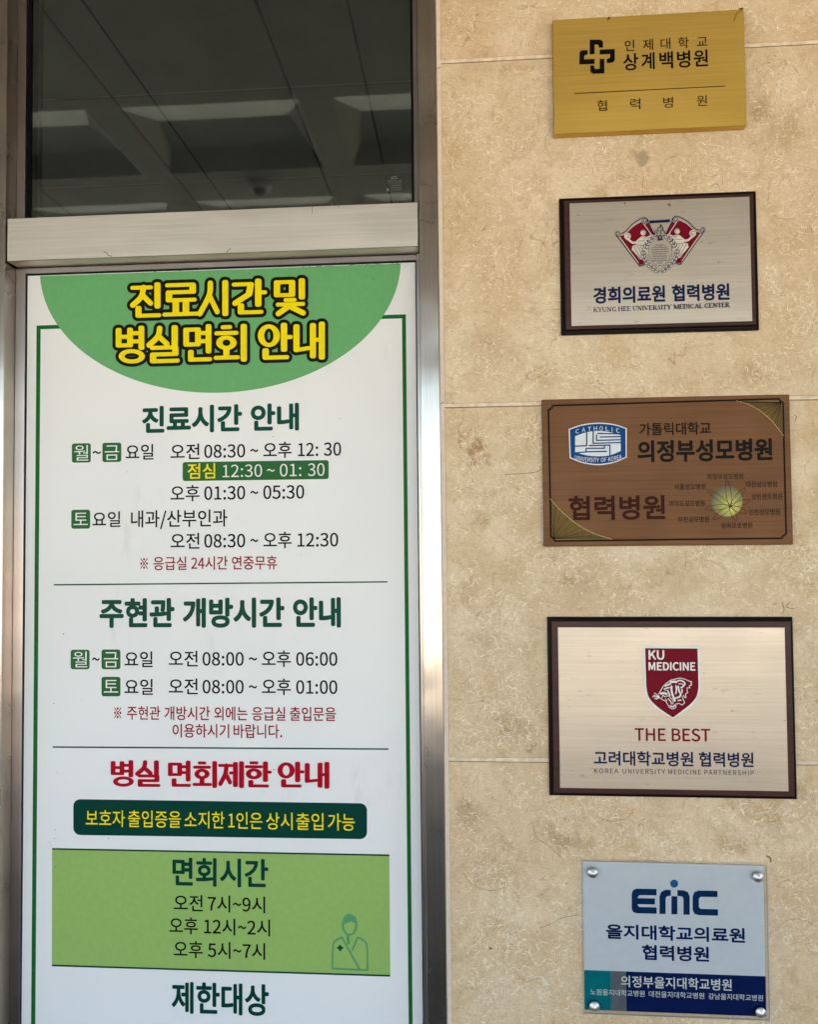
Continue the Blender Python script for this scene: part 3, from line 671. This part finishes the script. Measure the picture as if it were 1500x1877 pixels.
a.text(527, 55, [('협', 375, 425), ('력', 543, 595), ('병', 712, 762), ('원', 883, 935)], .004)
a.stroke([(258, 478), (1028, 440)], 4, cap=False); a.build('lettering', BLACK)
a = Art(r, yg - .0005, c, 960, 0); a.stroke(smooth([(1117, 42), (1108, 58), (1088, 70), (1078, 88), (1072, 108)]), 3); a.stroke([(1100, 48), (1116, 44)], 7); a.stroke([(430, 102), (434, 92), (440, 94)], 6); merge(bp, a, SCR)
# --- wooden boards
def wood_mat():
    q = N('dark_mahogany'); f = q.noise(q.obj(6, 1, 90), 1, 4, .6, .4)
    q.l(q.mix(q.ramp(f, .3, .7), rgb(50, 22, 18), rgb(70, 32, 26)), q.b.inputs['Base Color']); q.b.inputs['Roughness'].default_value = .42; q.b.inputs['Specular IOR Level'].default_value = .3; q.bump(f, .05); return q.m
WOOD = wood_mat(); EDGE = ink('ebony_edge', (26, 20, 19), .32)
SILVER = brushed('brushed_silver_plate', (198, 184, 166), .36, 'x', .42, .08, spots=.45, k=.86, wave=.2)
NAVY = ink('navy_print', (20, 32, 74), .4); MAROON = ink('maroon_print', (118, 14, 34), .4, wear=.03); PALE = ink('pale_print', (214, 206, 192), .4)
def board(r, w, h, d, b1, plate_c, yp, bev):
    """bevelled wooden board: lower lip, hollow, raised face"""
    bm = bmesh.new()
    def ring(dx, y): return [bm.verts.new((sx * (w - dx), y, sz * (h - dx))) for sx, sz in ((-1, -1), (1, -1), (1, 1), (-1, 1))]
    R = [ring(0, -.0003), ring(0, -d * .45), ring(bev * .2, -d * .55), ring(bev * .75, -d * .62), ring(bev, -d * .97), ring(bev * 1.15, -d)]
    for i in range(5):
        for k in range(4):
            f = bm.faces.new((R[i][k], R[i][(k + 1) % 4], R[i + 1][(k + 1) % 4], R[i + 1][k])); f.material_index = 1 if i < 4 else 0
    bm.faces.new(R[5]); bmesh.ops.recalc_face_normals(bm, faces=bm.faces[:])
    me = bpy.data.meshes.new('board'); bm.to_mesh(me); bm.free(); uvs(me)
    bo = link('board', me, [WOOD, EDGE], r)
    cc = [P(*p, yp) - r.location for p in plate_c]; inv = Matrix.Rotation(-r.rotation_euler.y, 3, 'Y'); cc = [inv @ v for v in cc]
    x0, x1 = (cc[0].x + cc[3].x) / 2, (cc[1].x + cc[2].x) / 2; z1, z0 = (cc[0].z + cc[1].z) / 2, (cc[2].z + cc[3].z) / 2
    return link('plate', box_mesh([(x0, x1, yp, -d - .0002, z0, z1)], .0003, 1), SILVER, r)
yk = -.015
r, w, h = plaque('award_plaque', [(1026, 364.5), (1387, 349.5), (1392, 602), (1029.5, 616)], -.008, 'silver plate on dark wooden board bearing a maroon scroll crest and wreath', 'plaque', .002)
bp = board(r, w, h, .014, 0, [(1045, 374), (1374, 360), (1380, 588), (1047.5, 599)], yk, .0075)
a = Art(r, yk - .0003, .36, 960, 320)
a.text(607, 80, [('경희의료원', 355, 722), ('협력병원', 755, 1050)], .032); a.build('lettering', NAVY)
# small roman capitals as strokes: thick 15, thin 7 on a 70 x 100 cell
ROM = {'K': (84, [(15, 18, 0, 18, 100), (7, 72, 0, 24, 58), (15, 36, 45, 76, 100)], [18, 70], [18, 76]), 'Y': (80, [(15, 8, 0, 40, 52), (7, 72, 0, 42, 52), (15, 41, 50, 41, 100)], [8, 72], [41]),
 'U': (84, [(15, 16, 0, 16, 70), (13, 16, 70, 30, 94), (9, 30, 94, 54, 94), (7, 54, 94, 68, 70), (7, 68, 0, 68, 70)], [16, 68], []), 'N': (86, [(7, 16, 0, 16, 100), (15, 16, 4, 70, 96), (7, 70, 0, 70, 100)], [12, 70], [16]),
 'G': (84, [(9, 70, 20, 44, 5), (13, 44, 5, 18, 24), (15, 15, 24, 15, 74), (13, 18, 76, 44, 96), (8, 44, 96, 70, 84), (13, 70, 58, 70, 98)], [], []), 'H': (90, [(15, 18, 0, 18, 100), (15, 72, 0, 72, 100), (7, 18, 48, 72, 48)], [18, 72], [18, 72]),
 'E': (70, [(15, 18, 0, 18, 100), (7, 18, 4, 60, 4), (7, 18, 48, 50, 48), (7, 18, 96, 62, 96), (6, 60, 2, 60, 20), (6, 62, 80, 62, 98)], [14], [14]), 'I': (36, [(15, 18, 0, 18, 100)], [18], [18]),
 'V': (80, [(15, 8, 0, 40, 98), (7, 72, 0, 42, 98)], [10, 72], []), 'R': (82, [(15, 18, 0, 18, 100), (7, 18, 4, 46, 4), (14, 52, 8, 56, 42), (7, 18, 50, 46, 50), (15, 40, 52, 74, 100)], [16], [18, 76]),
 'S': (60, [(7, 52, 14, 30, 4), (12, 26, 6, 12, 26), (15, 14, 32, 46, 64), (12, 50, 68, 36, 94), (7, 30, 96, 8, 84)], [], []), 'T': (72, [(15, 36, 0, 36, 100), (7, 4, 4, 68, 4), (6, 5, 4, 5, 22), (6, 67, 4, 67, 22)], [], [36]),
 'M': (104, [(7, 16, 0, 14, 100), (15, 18, 2, 52, 92), (7, 86, 2, 52, 92), (15, 88, 0, 88, 100)], [14, 90], [14, 88]), 'D': (86, [(15, 18, 0, 18, 100), (7, 18, 4, 46, 4), (12, 46, 4, 68, 28), (15, 71, 28, 71, 70), (12, 68, 72, 46, 96), (7, 18, 96, 46, 96)], [14], [14]),
 'C': (78, [(9, 68, 22, 44, 5), (13, 44, 5, 18, 24), (15, 15, 24, 15, 74), (13, 18, 76, 44, 96), (8, 44, 96, 70, 82)], [], []), 'A': (84, [(7, 10, 100, 42, 2), (15, 42, 2, 74, 100), (6, 22, 64, 62, 64)], [], [10, 74]), 'L': (68, [(15, 18, 0, 18, 100), (7, 18, 96, 60, 96), (6, 61, 76, 61, 98)], [18], [14])}
a = Art(r, yk - .0003, .36, 960, 320)
for wd_, x0, x1 in (('KYUNG', 355, 473), ('HEE', 481, 547), ('UNIVERSITY', 555, 753), ('MEDICAL', 763, 913), ('CENTER', 920, 1050)):
    tot = sum(ROM[q][0] for q in wd_); k = (x1 - x0) / tot; x = x0
    for q in wd_:
        adv, st, up, lo_ = ROM[q]
        for t in [(ww, p, u, m_, n_) for ww, p, u, m_, n_ in st] + [(7, p - 14, 3, p + 14, 3) for p in up] + [(7, p - 14, 97, p + 14, 97) for p in lo_]:
            f_ = lambda px, py: (x + px * k, 677 + (py - 50) * .225 - .036 * (x + px * k - 702))
            a.stroke([f_(t[1], t[2]), f_(t[3], t[4])], t[0] * .30, cap=False)
        x += adv * k
a.build('lettering', NAVY)
# crest: both halves drawn from the left one
mir = lambda p: (1358 - p[0], p[1] - .043 * (1358 - 2 * p[0]))
def both(pts): return [pts, [mir(p) for p in pts]]
K = (.13333, 1120, 380)
c0 = Art(r, yk - .0002, *K); c1 = Art(r, yk - .0004, *K); c2 = Art(r, yk - .0006, *K)
for p in both([(112, 402), (205, 352), (305, 262), (425, 200), (445, 225), (575, 392), (520, 470), (450, 560), (440, 700), (462, 770), (440, 792), (400, 795), (375, 765)]): c0.poly(p)
for p in both([(470, 240), (512, 214), (600, 385), (575, 392)]): c0.poly(p)
for q in (smooth([(75, 385), (370, 775), (400, 804), (440, 802), (470, 780)]), smooth([(135, 365), (200, 335), (300, 232), (400, 165), (460, 145), (505, 170), (515, 212)]), [(515, 212), (605, 385)]):
    for p in both(q): c2.stroke(p, 13, cap=False)
for cx, cy, r0, st in ((460, 188, 46, -100), (98, 362, 44, 20)):
    q = [(cx + (r0 * (1 - .0011 * t)) * math.cos(math.radians(st + t)), cy + (r0 * (1 - .0011 * t)) * math.sin(math.radians(st + t))) for t in range(0, 760, 24)]
    for p in both(q): c2.stroke(p, 10, cap=False); c1.poly(ell(*p[0], 1, 1, 6)); 
    for p in both([(cx, cy)]): c1.disc(p[0][0], p[0][1], r0 - 4)
for q in (smooth([(120, 400), (210, 358), (310, 262), (425, 196)]), [(120, 405), (382, 768)], [(436, 212), (566, 388)]):
    for p in both(q): c1.stroke(p, 8, cap=False)
# seated figure
for q in ([(400, 420), (440, 395), (500, 410), (545, 385), (530, 355), (560, 370), (565, 400), (500, 455), (450, 525), (350, 520), (345, 470)], [(330, 520), (440, 530), (470, 620), (430, 720), (400, 720), (330, 640), (290, 590), (295, 540)]):
    for p in both(q): c1.poly(p)
for q in ([(365, 490), (300, 490), (225, 440)],):
    for p in both(q): c1.stroke(p, 34)
for p in both([(230, 400)]): c1.disc(*p[0], 46)
for p in both([(445, 352)]): c1.disc(*p[0], 38)
for q in ([(410, 350), (420, 330), (450, 322), (485, 335)], [(455, 340), (475, 370), (480, 400)], [(485, 335), (530, 360), (545, 395)], [(375, 465), (420, 468), (470, 455)], [(350, 520), (440, 530)], [(320, 540), (350, 600), (415, 700)], [(365, 540), (400, 600), (430, 680)], [(300, 600), (340, 650), (410, 715)], [(410, 540), (440, 610)], [(205, 380), (235, 370), (255, 395), (225, 405)], [(215, 425), (260, 410)], [(345, 470), (300, 470), (265, 440)], [(330, 515), (290, 505), (215, 450)], [(440, 400), (470, 430), (500, 415)]):
    for p in both(smooth(q, 4)): c2.stroke(p, 6, cap=False)
# laurel wreath
path = smooth([(585, 415), (510, 500), (465, 590), (455, 680), (500, 765), (580, 840), (672, 900)], 8)
for i in range(2, len(path) - 2, 4):
    dx, dy = path[i - 2][0] - path[i + 2][0], path[i - 2][1] - path[i + 2][1]; t = math.atan2(dy, dx)
    for sgn in (-1, 1):
        tt = t + sgn * .55; ln, wd_ = 62, 17; cx, cy = path[i][0] + math.cos(tt) * 26, path[i][1] + math.sin(tt) * 26
        lf = [(cx + math.cos(tt) * ln * .5 * u + -math.sin(tt) * v * wd_, cy + math.sin(tt) * ln * .5 * u + math.cos(tt) * v * wd_) for u, v in ((-1, 0), (-.5, .8), (.2, .95), (1, 0), (.2, -.95), (-.5, -.8))]
        for p in both(lf): c1.poly(smooth(p, 3, True)); c2.stroke(smooth(p, 3, True), 6, True)
for q in ([(520, 560), (520, 640), (560, 740), (640, 810), (680, 800)], ):
    for p in both(smooth(q)): c2.stroke(p, 5, cap=False)
for q in ([(430, 640), (520, 590)], [(440, 560), (530, 650)], [(500, 740), (560, 830)], [(545, 760), (520, 820)]):
    for p in both(q): c1.stroke(p, 14, cap=False)
for q in ([(610, 375), (605, 330), (635, 320), (650, 290), (680, 285), (682, 245), (715, 290), (712, 320), (735, 335), (740, 370)], [(640, 375), (640, 345), (665, 320)], [(690, 375), (685, 335), (700, 310)], [(620, 400), (640, 395), (658, 420), (650, 450)], [(740, 398), (715, 392), (698, 418), (706, 450)], [(678, 385), (660, 415), (678, 450), (695, 412), (678, 385)], [(635, 455), (720, 452)]):
    c2.stroke(smooth(q, 4), 10, cap=False)
c2.stroke([(530, 208), (815, 190)], 34, cap=False)
for x in (545, 580, 770, 800): c2.stroke([(x, 186 - (x - 530) * .06), (x, 228 - (x - 530) * .06)], 14, cap=False)
c3 = Art(r, yk - .0008, *K); c3.stroke([(590, 204), (762, 194)], 10, cap=False)  # pale printed line along the middle of the rod
cr = c0.build('scroll_crest', MAROON); c1.build('pale_figures', PALE, cr); c2.build('crest_lines', NAVY, cr); c3.build('rod_inner_line', PALE, cr)
a = Art(r, yk - .0003, *K)
for i, (s, x0, x1) in enumerate((('The World is', 610, 740), ('a Global Village and', 565, 772), ('the Peoples of the World', 555, 790), ('are One Human Family', 560, 795), ('May We Strive for', 580, 768), ('Peace and Humanity', 570, 778), ('with the Spirit of', 585, 762), ('Global Cooperation', 575, 772), ('Society', 640, 708))):
    a.text(520 + i * 30.5, 20, [(s, x0, x1)], .012, True, shear=.2)
a.build('motto_lettering', NAVY, cr)
a = Art(r, yk - .0003, .36, 960, 320); a.stroke([(742, 126), (743, 165)], 3, taper=True); a.stroke([(738, 152), (748, 158)], 6); a.stroke([(515, 145), (517, 150)], 5); a.stroke([(1020, 127), (1050, 126)], 4, taper=True); merge(bp, a, SCR)
# --- bronze plaque
BRONZE = brushed('brushed_bronze', (146, 106, 76), .46, 'x', .7, .14, k=.54)
yb = -.009
r, w, h = plaque('bronze_plaque', [(993, 735.5), (1447.5, 720), (1454.5, 997.5), (998.5, 1002.5)], yb, 'brown brushed bronze plaque with blue shield emblem and yellow globe', 'plaque', .001)
link('plate', slab(w, h, -.0003, yb, .0012, 2), BRONZE, r)
c = (.36, 960, 700)
DBLK = ink('worn_black_print', (26, 22, 18), .45); BRN = ink('dark_brown_print', (60, 26, 18), .45); OLIVE = ink('olive_print', (134, 110, 62), .5); GOLDL = ink('gold_line_print', (176, 158, 98), .45)
BLUE = ink('blue_enamel', (18, 72, 128), .35, wear=.03); SKYL = ink('white_enamel', (222, 228, 232), .35, wear=.03)
a = Art(r, yb - .0003, *c)
TL, TR, BR, BL = (127, 122), (1322, 86), (1338, 796), (140, 810); n_ = 22
a.stroke([(TL[0] + n_, TL[1] - .7), (TR[0] - n_, TR[1] + .7), (TR[0] - n_ + 8, TR[1] + 12), (TR[0], TR[1] + n_), (BR[0], BR[1] - n_), (BR[0] - n_ + 6, BR[1] - 12), (BR[0] - n_, BR[1]), (BL[0] + n_, BL[1]), (BL[0] + n_ - 8, BL[1] - 12), (BL[0], BL[1] - n_), (TL[0], TL[1] + n_), (TL[0] + n_ - 8, TL[1] + 14)], 9, True)
a.build('border_line', DBLK)
C1 = smooth([(1085, 97), (1150, 116), (1215, 155), (1270, 205), (1325, 275)]); C2 = smooth([(136, 595), (190, 655), (270, 722), (360, 772), (450, 801)])
def lerp(p, q, t): return (p[0] + (q[0] - p[0]) * t, p[1] + (q[1] - p[1]) * t)
for C, A0, ex in ((C1, (1312, 104), [(1318, 112), (1305, 96)]), (C2, (152, 798), [(166, 806), (143, 785)])):
    gm = Art(r, yb - .0002, *c); gl = Art(r, yb - .0004, *c); gd = Art(r, yb - .00045, *c)
    gm.poly(C + ex); gl.stroke(C, 4, cap=False)
    for t in [i / 15 for i in range(1, 15)]:
        gd.stroke([lerp(p, A0, t) for p in C], 1.6, cap=False); i = int(t * (len(C) - 1)); gd.stroke([C[i], A0], 1.6, cap=False)
    mp = gm.build('corner_pattern', OLIVE); gl.build('corner_edge', GOLDL, mp); gd.build('corner_lattice', DBLK, mp)

sh = Art(r, yb - .0003, *c); sb = Art(r, yb - .0006, *c); si = Art(r, yb - .0009, *c); sm_ = Art(r, yb - .0012, *c)
def shield(g_): return smooth([(230 + g_, 240 + g_ * .6), (300, 217 + g_), (380, 208 + g_), (460, 215 + g_), (526 - g_, 236 + g_ * .6)], 6) + smooth([(526 - g_, 385 - g_ * .6), (460, 412 - g_), (380, 424 - g_), (300, 413 - g_), (235 + g_, 388 - g_ * .6)], 6)
sh.poly(shield(0)); sb.poly(shield(6))
si.poly(smooth([(263, 277), (320, 257), (380, 250), (440, 256), (495, 272)], 5) + smooth([(495, 352), (440, 374), (380, 379), (320, 374), (263, 358)], 5))
for q in ([(322, 254), (322, 325), (260, 328)], [(355, 248), (355, 313), (497, 309)], [(372, 268), (372, 298), (497, 295)], [(388, 281), (497, 279)], [(376, 263), (497, 265)], [(332, 325), (440, 322), (440, 378)], [(318, 339), (412, 338), (412, 326)], [(260, 362), (330, 356), (425, 354)], [(318, 339), (318, 357)]): sm_.stroke(q, 6.5, cap=False)
e1 = sh.build('shield_emblem', SKYL); e2 = sb.build('shield_field', BLUE, e1); si.build('shield_device', SKYL, e1); sm_.build('device_lines', BLUE, e1)
a = Art(r, yb - .0009, *c); a.text(252, 21, [(q, x, x + 17) if q != 'I' else (q, x + 6, x + 9) for q, x in zip('CATHOLIC', (266, 298, 328, 358, 388, 419, 444, 472))], 0, True, bow=15)
a.text(382, 21, [('UNIVERSITY', 262, 384), ('OF', 394, 423), ('KOREA', 432, 500)], .004, True, bow=-16); a.build('shield_lettering', SKYL, e1)
a = Art(r, yb - .0003, *c); a.text(239, 62, [('가톨릭대학교', 590, 955)], .018); a.text(349, 106, [('의정부성모병원', 580, 1268)], .032); a.build('lettering', DBLK)
a = Art(r, yb - .0003, *c); a.text(641, 118, [('협력병원', 230, 722)], .026); a.build('lettering', BRN)
a = Art(r, yb - .0003, *c)
for s, x0, x1, yy in (('의정부성모병원', 935, 1120, 482), ('서울성모병원', 768, 928, 534), ('대전성모병원', 1133, 1292, 521), ('성빈센트병원', 1160, 1318, 583), ('인천성모병원', 1148, 1306, 662), ('성바오로병원', 1006, 1165, 731), ('부천성모병원', 786, 945, 700), ('여의도성모병원', 742, 923, 619)): a.text(yy, 29, [(s, x0, x1)], .012)
a.build('hospital_names', DBLK)
def globe_mat():
    q = N('printed_globe'); ce = P(960 + 1055 * .36, 700 + 636 * .36, yb); d = q.n('VectorMath', operation='DISTANCE'); q.l(q.n('TexCoord').outputs['Object'], d.inputs[0])
    lc = ce - r.location; d.inputs[1].default_value = lc
    v = d.outputs['Value']; col = q.mix(q.ramp(v, 0, .022), rgb(206, 206, 92), rgb(140, 138, 60)); col = q.mix(q.ramp(v, .016, .042), col, rgb(66, 62, 38))
    q.l(col, q.b.inputs['Base Color']); q.b.inputs['Roughness'].default_value = .45; return q.m
a = Art(r, yb - .0003, *c); a.disc(1036, 608, 80, 78); gb = a.build('globe', globe_mat())
a = Art(r, yb - .0006, *c); cen = (1053, 633)
for tx, ty in ((1037, 503), (1130, 540), (1155, 603), (1137, 667), (1085, 705), (968, 700), (926, 645), (938, 550)):
    mx, my = (cen[0] + tx) / 2, (cen[1] + ty) / 2; L = math.hypot(tx - cen[0], ty - cen[1]) / 2; t = math.atan2(ty - cen[1], tx - cen[0])
    a.stroke([(mx + math.cos(t) * L * math.cos(u) - math.sin(t) * 13 * math.sin(u), my + math.sin(t) * L * math.cos(u) + math.cos(t) * 13 * math.sin(u)) for u in [i * math.pi / 12 for i in range(24)]], 2.4, True)
a.build('orbit_lines', BRN, gb)
# --- university board with shield
yu = -.015
r, w, h = plaque('shield_plaque', [(1001.5, 1130.5), (1454, 1131.5), (1462, 1464.5), (1010.5, 1458.5)], -.008, 'large silver plate on dark wooden board with red tiger shield', 'plaque', .003)
board(r, w, h, .014, 0, [(1022, 1149), (1439, 1150.8), (1446, 1450), (1028, 1444)], yu, .0065)
c = (.36, 960, 1100)
a = Art(r, yu - .0003, *c); a.text(685, 62, [('THE', 566, 725), ('BEST', 755, 952)], .016, True); a.build('lettering', ink('dark_red_print', (120, 22, 32), .4))
a = Art(r, yu - .0003, *c); a.text(808, 72, [('고려대학교병원', 358, 865), ('협력병원', 893, 1172)], .022); a.build('lettering', NAVY)
a = Art(r, yu - .0003, *c); a.text(873.5, 24, [('KOREA', 360, 483), ('UNIVERSITY', 505, 722), ('MEDICINE', 738, 903), ('PARTNERSHIP', 922, 1173)], .004, True, spacing=1.08); a.build('lettering', NAVY)
c = (.1, 1160, 1170)
s0 = Art(r, yu - .0003, *c); s1 = Art(r, yu - .0006, *c); s2 = Art(r, yu - .0009, *c)
s0.poly([(190, 140), (1230, 145)] + smooth([(1243, 880), (1205, 1080), (1060, 1252), (740, 1470)], 6) + smooth([(740, 1470), (450, 1292), (268, 1100), (215, 890)], 6)[1:])
s1.poly([(232, 180), (1190, 186)] + smooth([(1208, 880), (1168, 1070), (1035, 1225), (740, 1450)], 6) + smooth([(740, 1450), (462, 1258), (300, 1080), (252, 880)], 6)[1:])
s2.text(302, 160, [('KU', 292, 582)], .03, True); s3 = Art(r, yu - .0009, *c); s3.text(512, 140, [('MEDICINE', 292, 1152)], .03, True)
e1 = s0.build('shield_emblem', WPR); s1.build('shield_field', MAROON, e1); s2.build('shield_lettering', WPR, e1); s3.build('shield_lettering', WPR, e1)
t = Art(r, yu - .0009, *c)
for ww, q in ((13, [(480, 1015), (520, 950), (560, 880), (620, 820), (700, 765), (800, 740), (870, 725), (950, 745), (1020, 775), (1085, 795), (1068, 825), (1085, 850), (1040, 868), (1050, 905), (1000, 905), (1000, 960), (1015, 990), (972, 1015), (980, 1085), (955, 1080), (935, 1040)]),
              (13, [(500, 1090), (560, 1130), (610, 1150), (640, 1200), (670, 1260), (730, 1295), (790, 1270), (800, 1200), (850, 1190), (910, 1220), (955, 1180), (930, 1120), (912, 1060)]),
              (24, [(690, 1235), (740, 1255), (772, 1222)]), (13, [(600, 1065), (660, 1052), (700, 1090), (740, 1140), (742, 1200)]), (20, [(655, 1105), (690, 1145), (720, 1200)]), (13, [(540, 1085), (560, 1040), (590, 1070)]), (13, [(605, 1105), (625, 1145)]),
              (26, [(815, 785), (860, 770), (920, 785), (960, 830), (930, 875), (890, 900)]), (16, [(850, 830), (900, 835), (930, 850)]), (40, [(700, 800), (760, 790), (800, 800)]), (30, [(600, 870), (640, 850), (690, 830)]), (36, [(712, 880), (715, 960), (735, 1040), (772, 1140)]),
              (26, [(795, 870), (803, 940), (792, 1010)]), (32, [(835, 880), (852, 960), (882, 1030), (860, 1062)]), (24, [(903, 930), (905, 990)]), (22, [(580, 925), (640, 905), (680, 900)]), (10, [(590, 955), (660, 945)]), (30, [(770, 1100), (810, 1085), (860, 1070)]), (20, [(830, 1135), (890, 1128)]), (28, [(650, 970), (682, 1040)]), (40, [(520, 1010), (570, 1000), (620, 1015)]),
              (12, [(380, 1040), (480, 1060)]), (12, [(400, 1000), (480, 1050)]), (12, [(400, 1105), (485, 1072)]), (12, [(365, 1068), (490, 1066)]), (12, [(430, 1115), (495, 1080)])):
    t.stroke(q if ww < 14 and len(q) > 8 else smooth(q, 4), ww)
t.build('tiger_head', WPR, e1)
# --- acrylic sign on stand-off screws
ya = -.014
r, w, h = plaque('acrylic_plaque', [(1066, 1577.5), (1407.5, 1588), (1412, 1871), (1070, 1858)], ya, 'clear acrylic sign with white and blue print held by four round screws', 'plaque', .006)
def acryl():
    q = N('clear_acrylic'); tr = q.n('BsdfTransparent'); tr.inputs[0].default_value = (.95, .965, .96, 1); gl = q.n('BsdfGlossy'); gl.inputs['Roughness'].default_value = .03
    fr = q.n('LayerWeight'); fr.inputs[0].default_value = .25; m = q.n('MixShader'); q.l(q.math('MULTIPLY', fr.outputs['Fresnel'], .8), m.inputs[0]); q.l(tr.outputs[0], m.inputs[1]); q.l(gl.outputs[0], m.inputs[2]); q.l(m.outputs[0], q.o.inputs[0]); return q.m
yq = -.0055; m_ = .0035
GREYW = ink('lilac_white_print', (232, 231, 236), .4, wear=.015); TEAL = ink('teal_print', (0, 124, 132), .4); MGREY = ink('grey_print', (112, 114, 122), .4); DNAVY = ink('deep_blue_print', (6, 30, 88), .4, wear=.02); LOGO = ink('logo_blue_print', (4, 50, 96), .4)
pr = link('print_sheet', box_mesh([(-w + m_, w - m_, yq, -.003, -h + m_ * .8, h - m_)]), GREYW, r)
ACE = N('acrylic_edge'); ACE.b.inputs['Base Color'].default_value = rgb(206, 216, 218); ACE.b.inputs['Roughness'].default_value = .15; tr = ACE.n('BsdfTransparent'); mx = ACE.n('MixShader'); mx.inputs[0].default_value = .65
ACE.l(tr.outputs[0], mx.inputs[1]); ACE.l(ACE.b.outputs[0], mx.inputs[2]); ACE.l(mx.outputs[0], ACE.o.inputs[0])
ac = link('acrylic_cover', slab(w, h, yq - .0022, ya, .0006, 1), [acryl(), ACE.m], r)
for p in ac.data.polygons: p.material_index = 0 if abs(p.normal.y) > .95 else 1
c = (.28, 1040, 1550)
def E_(l=1): return Art(r, yq - .0002 * l, *c)
zt2, zb2 = None, -h + m_ * .8
def band(x0, x1, nm, mt):
    a = E_(1); q = [a.at(x0, 0), a.at(x1, 0)]; zz = a.at(717, 833).z; xa = max(-w + m_, a.at(x0, 960).x); xb = min(w - m_, a.at(x1, 960).x)
    a.v = [Vector((xa, q[0].y, zb2)), Vector((xb, q[0].y, zb2)), Vector((xb, q[0].y, zz)), Vector((xa, q[0].y, zz))]; a.f = [(0, 1, 2, 3)]; return a.build(nm, mt)
band(90, 287, 'colour_band', TEAL); band(287, 388, 'colour_band', MGREY); band(388, 1345, 'colour_band', DNAVY)
a = E_(2)
a.poly([(586, 282), (455, 280), (432, 289), (423, 312), (423, 410), (432, 432), (455, 441), (586, 444), (586, 403), (475, 400), (463, 390), (463, 381), (575, 383), (575, 344), (463, 342), (463, 333), (475, 322), (586, 324)])
a.poly([(605, 445), (605, 330), (615, 302), (640, 288), (679, 288), (679, 327), (662, 327), (648, 335), (645, 350), (645, 446)]); a.poly([(683, 328), (722, 330), (722, 448), (683, 447)])
a.poly([(722, 289), (765, 291), (792, 304), (803, 332), (803, 451), (762, 450), (762, 350), (758, 335), (746, 329), (722, 328)])
a.poly([(985, 294), (860, 292), (834, 302), (822, 328), (822, 420), (834, 444), (860, 453), (988, 457), (988, 415), (875, 412), (863, 400), (863, 345), (875, 333), (985, 335)])
a.build('logo', LOGO)
a = E_(2); a.disc(701, 247, 26); a.build('logo_dot', ink('bright_blue_print', (34, 104, 164), .35))
a = E_(2); a.text(573, 92, [('을지대학교의료원', 255, 1165)], .03); a.text(703, 94, [('협력병원', 490, 930)], .03); a.build('lettering', DNAVY)
a = E_(3); a.text(898, 74, [('의정부을지대학교병원', 352, 1078)], .014); a.text(975, 40, [('노원을지대학교병원', 152, 508), ('대전을지대학교병원', 535, 898), ('강남을지대학교병원', 925, 1283)], .006); a.build('lettering', WPR)
STEEL = brushed('satin_screw_steel', (226, 224, 220), .42, 'x', .2, .04)
def cap_mesh():
    bm = bmesh.new(); prof = [(.0001, -.0062), (.0024, -.0052), (.0058, -.0030), (.0082, -.0018), (.0088, -.0010), (.0088, .0)]; n = 28; rings = []
    for rad, y in prof: rings.append([bm.verts.new((rad * math.cos(2 * math.pi * k / n), y, rad * math.sin(2 * math.pi * k / n))) for k in range(n)])
    for i in range(len(rings) - 1):
        for k in range(n): bm.faces.new((rings[i][k], rings[i][(k + 1) % n], rings[i + 1][(k + 1) % n], rings[i + 1][k]))
    bm.faces.new(rings[0]); bmesh.ops.recalc_face_normals(bm, faces=bm.faces[:])
    for f in bm.faces: f.smooth = True
    me = bpy.data.meshes.new('screw_cap'); bm.to_mesh(me); bm.free(); uvs(me); me.materials.append(STEEL); return me
cm = cap_mesh()
for x, y in ((167, 177), (1250, 204), (178, 1051), (1268, 1090)):
    p = Art(r, ya, *c).at(x, y); o = bpy.data.objects.new('screw_cap', cm); COL.objects.link(o); o.parent = r; o.location = (p.x, ya - .0002, p.z)
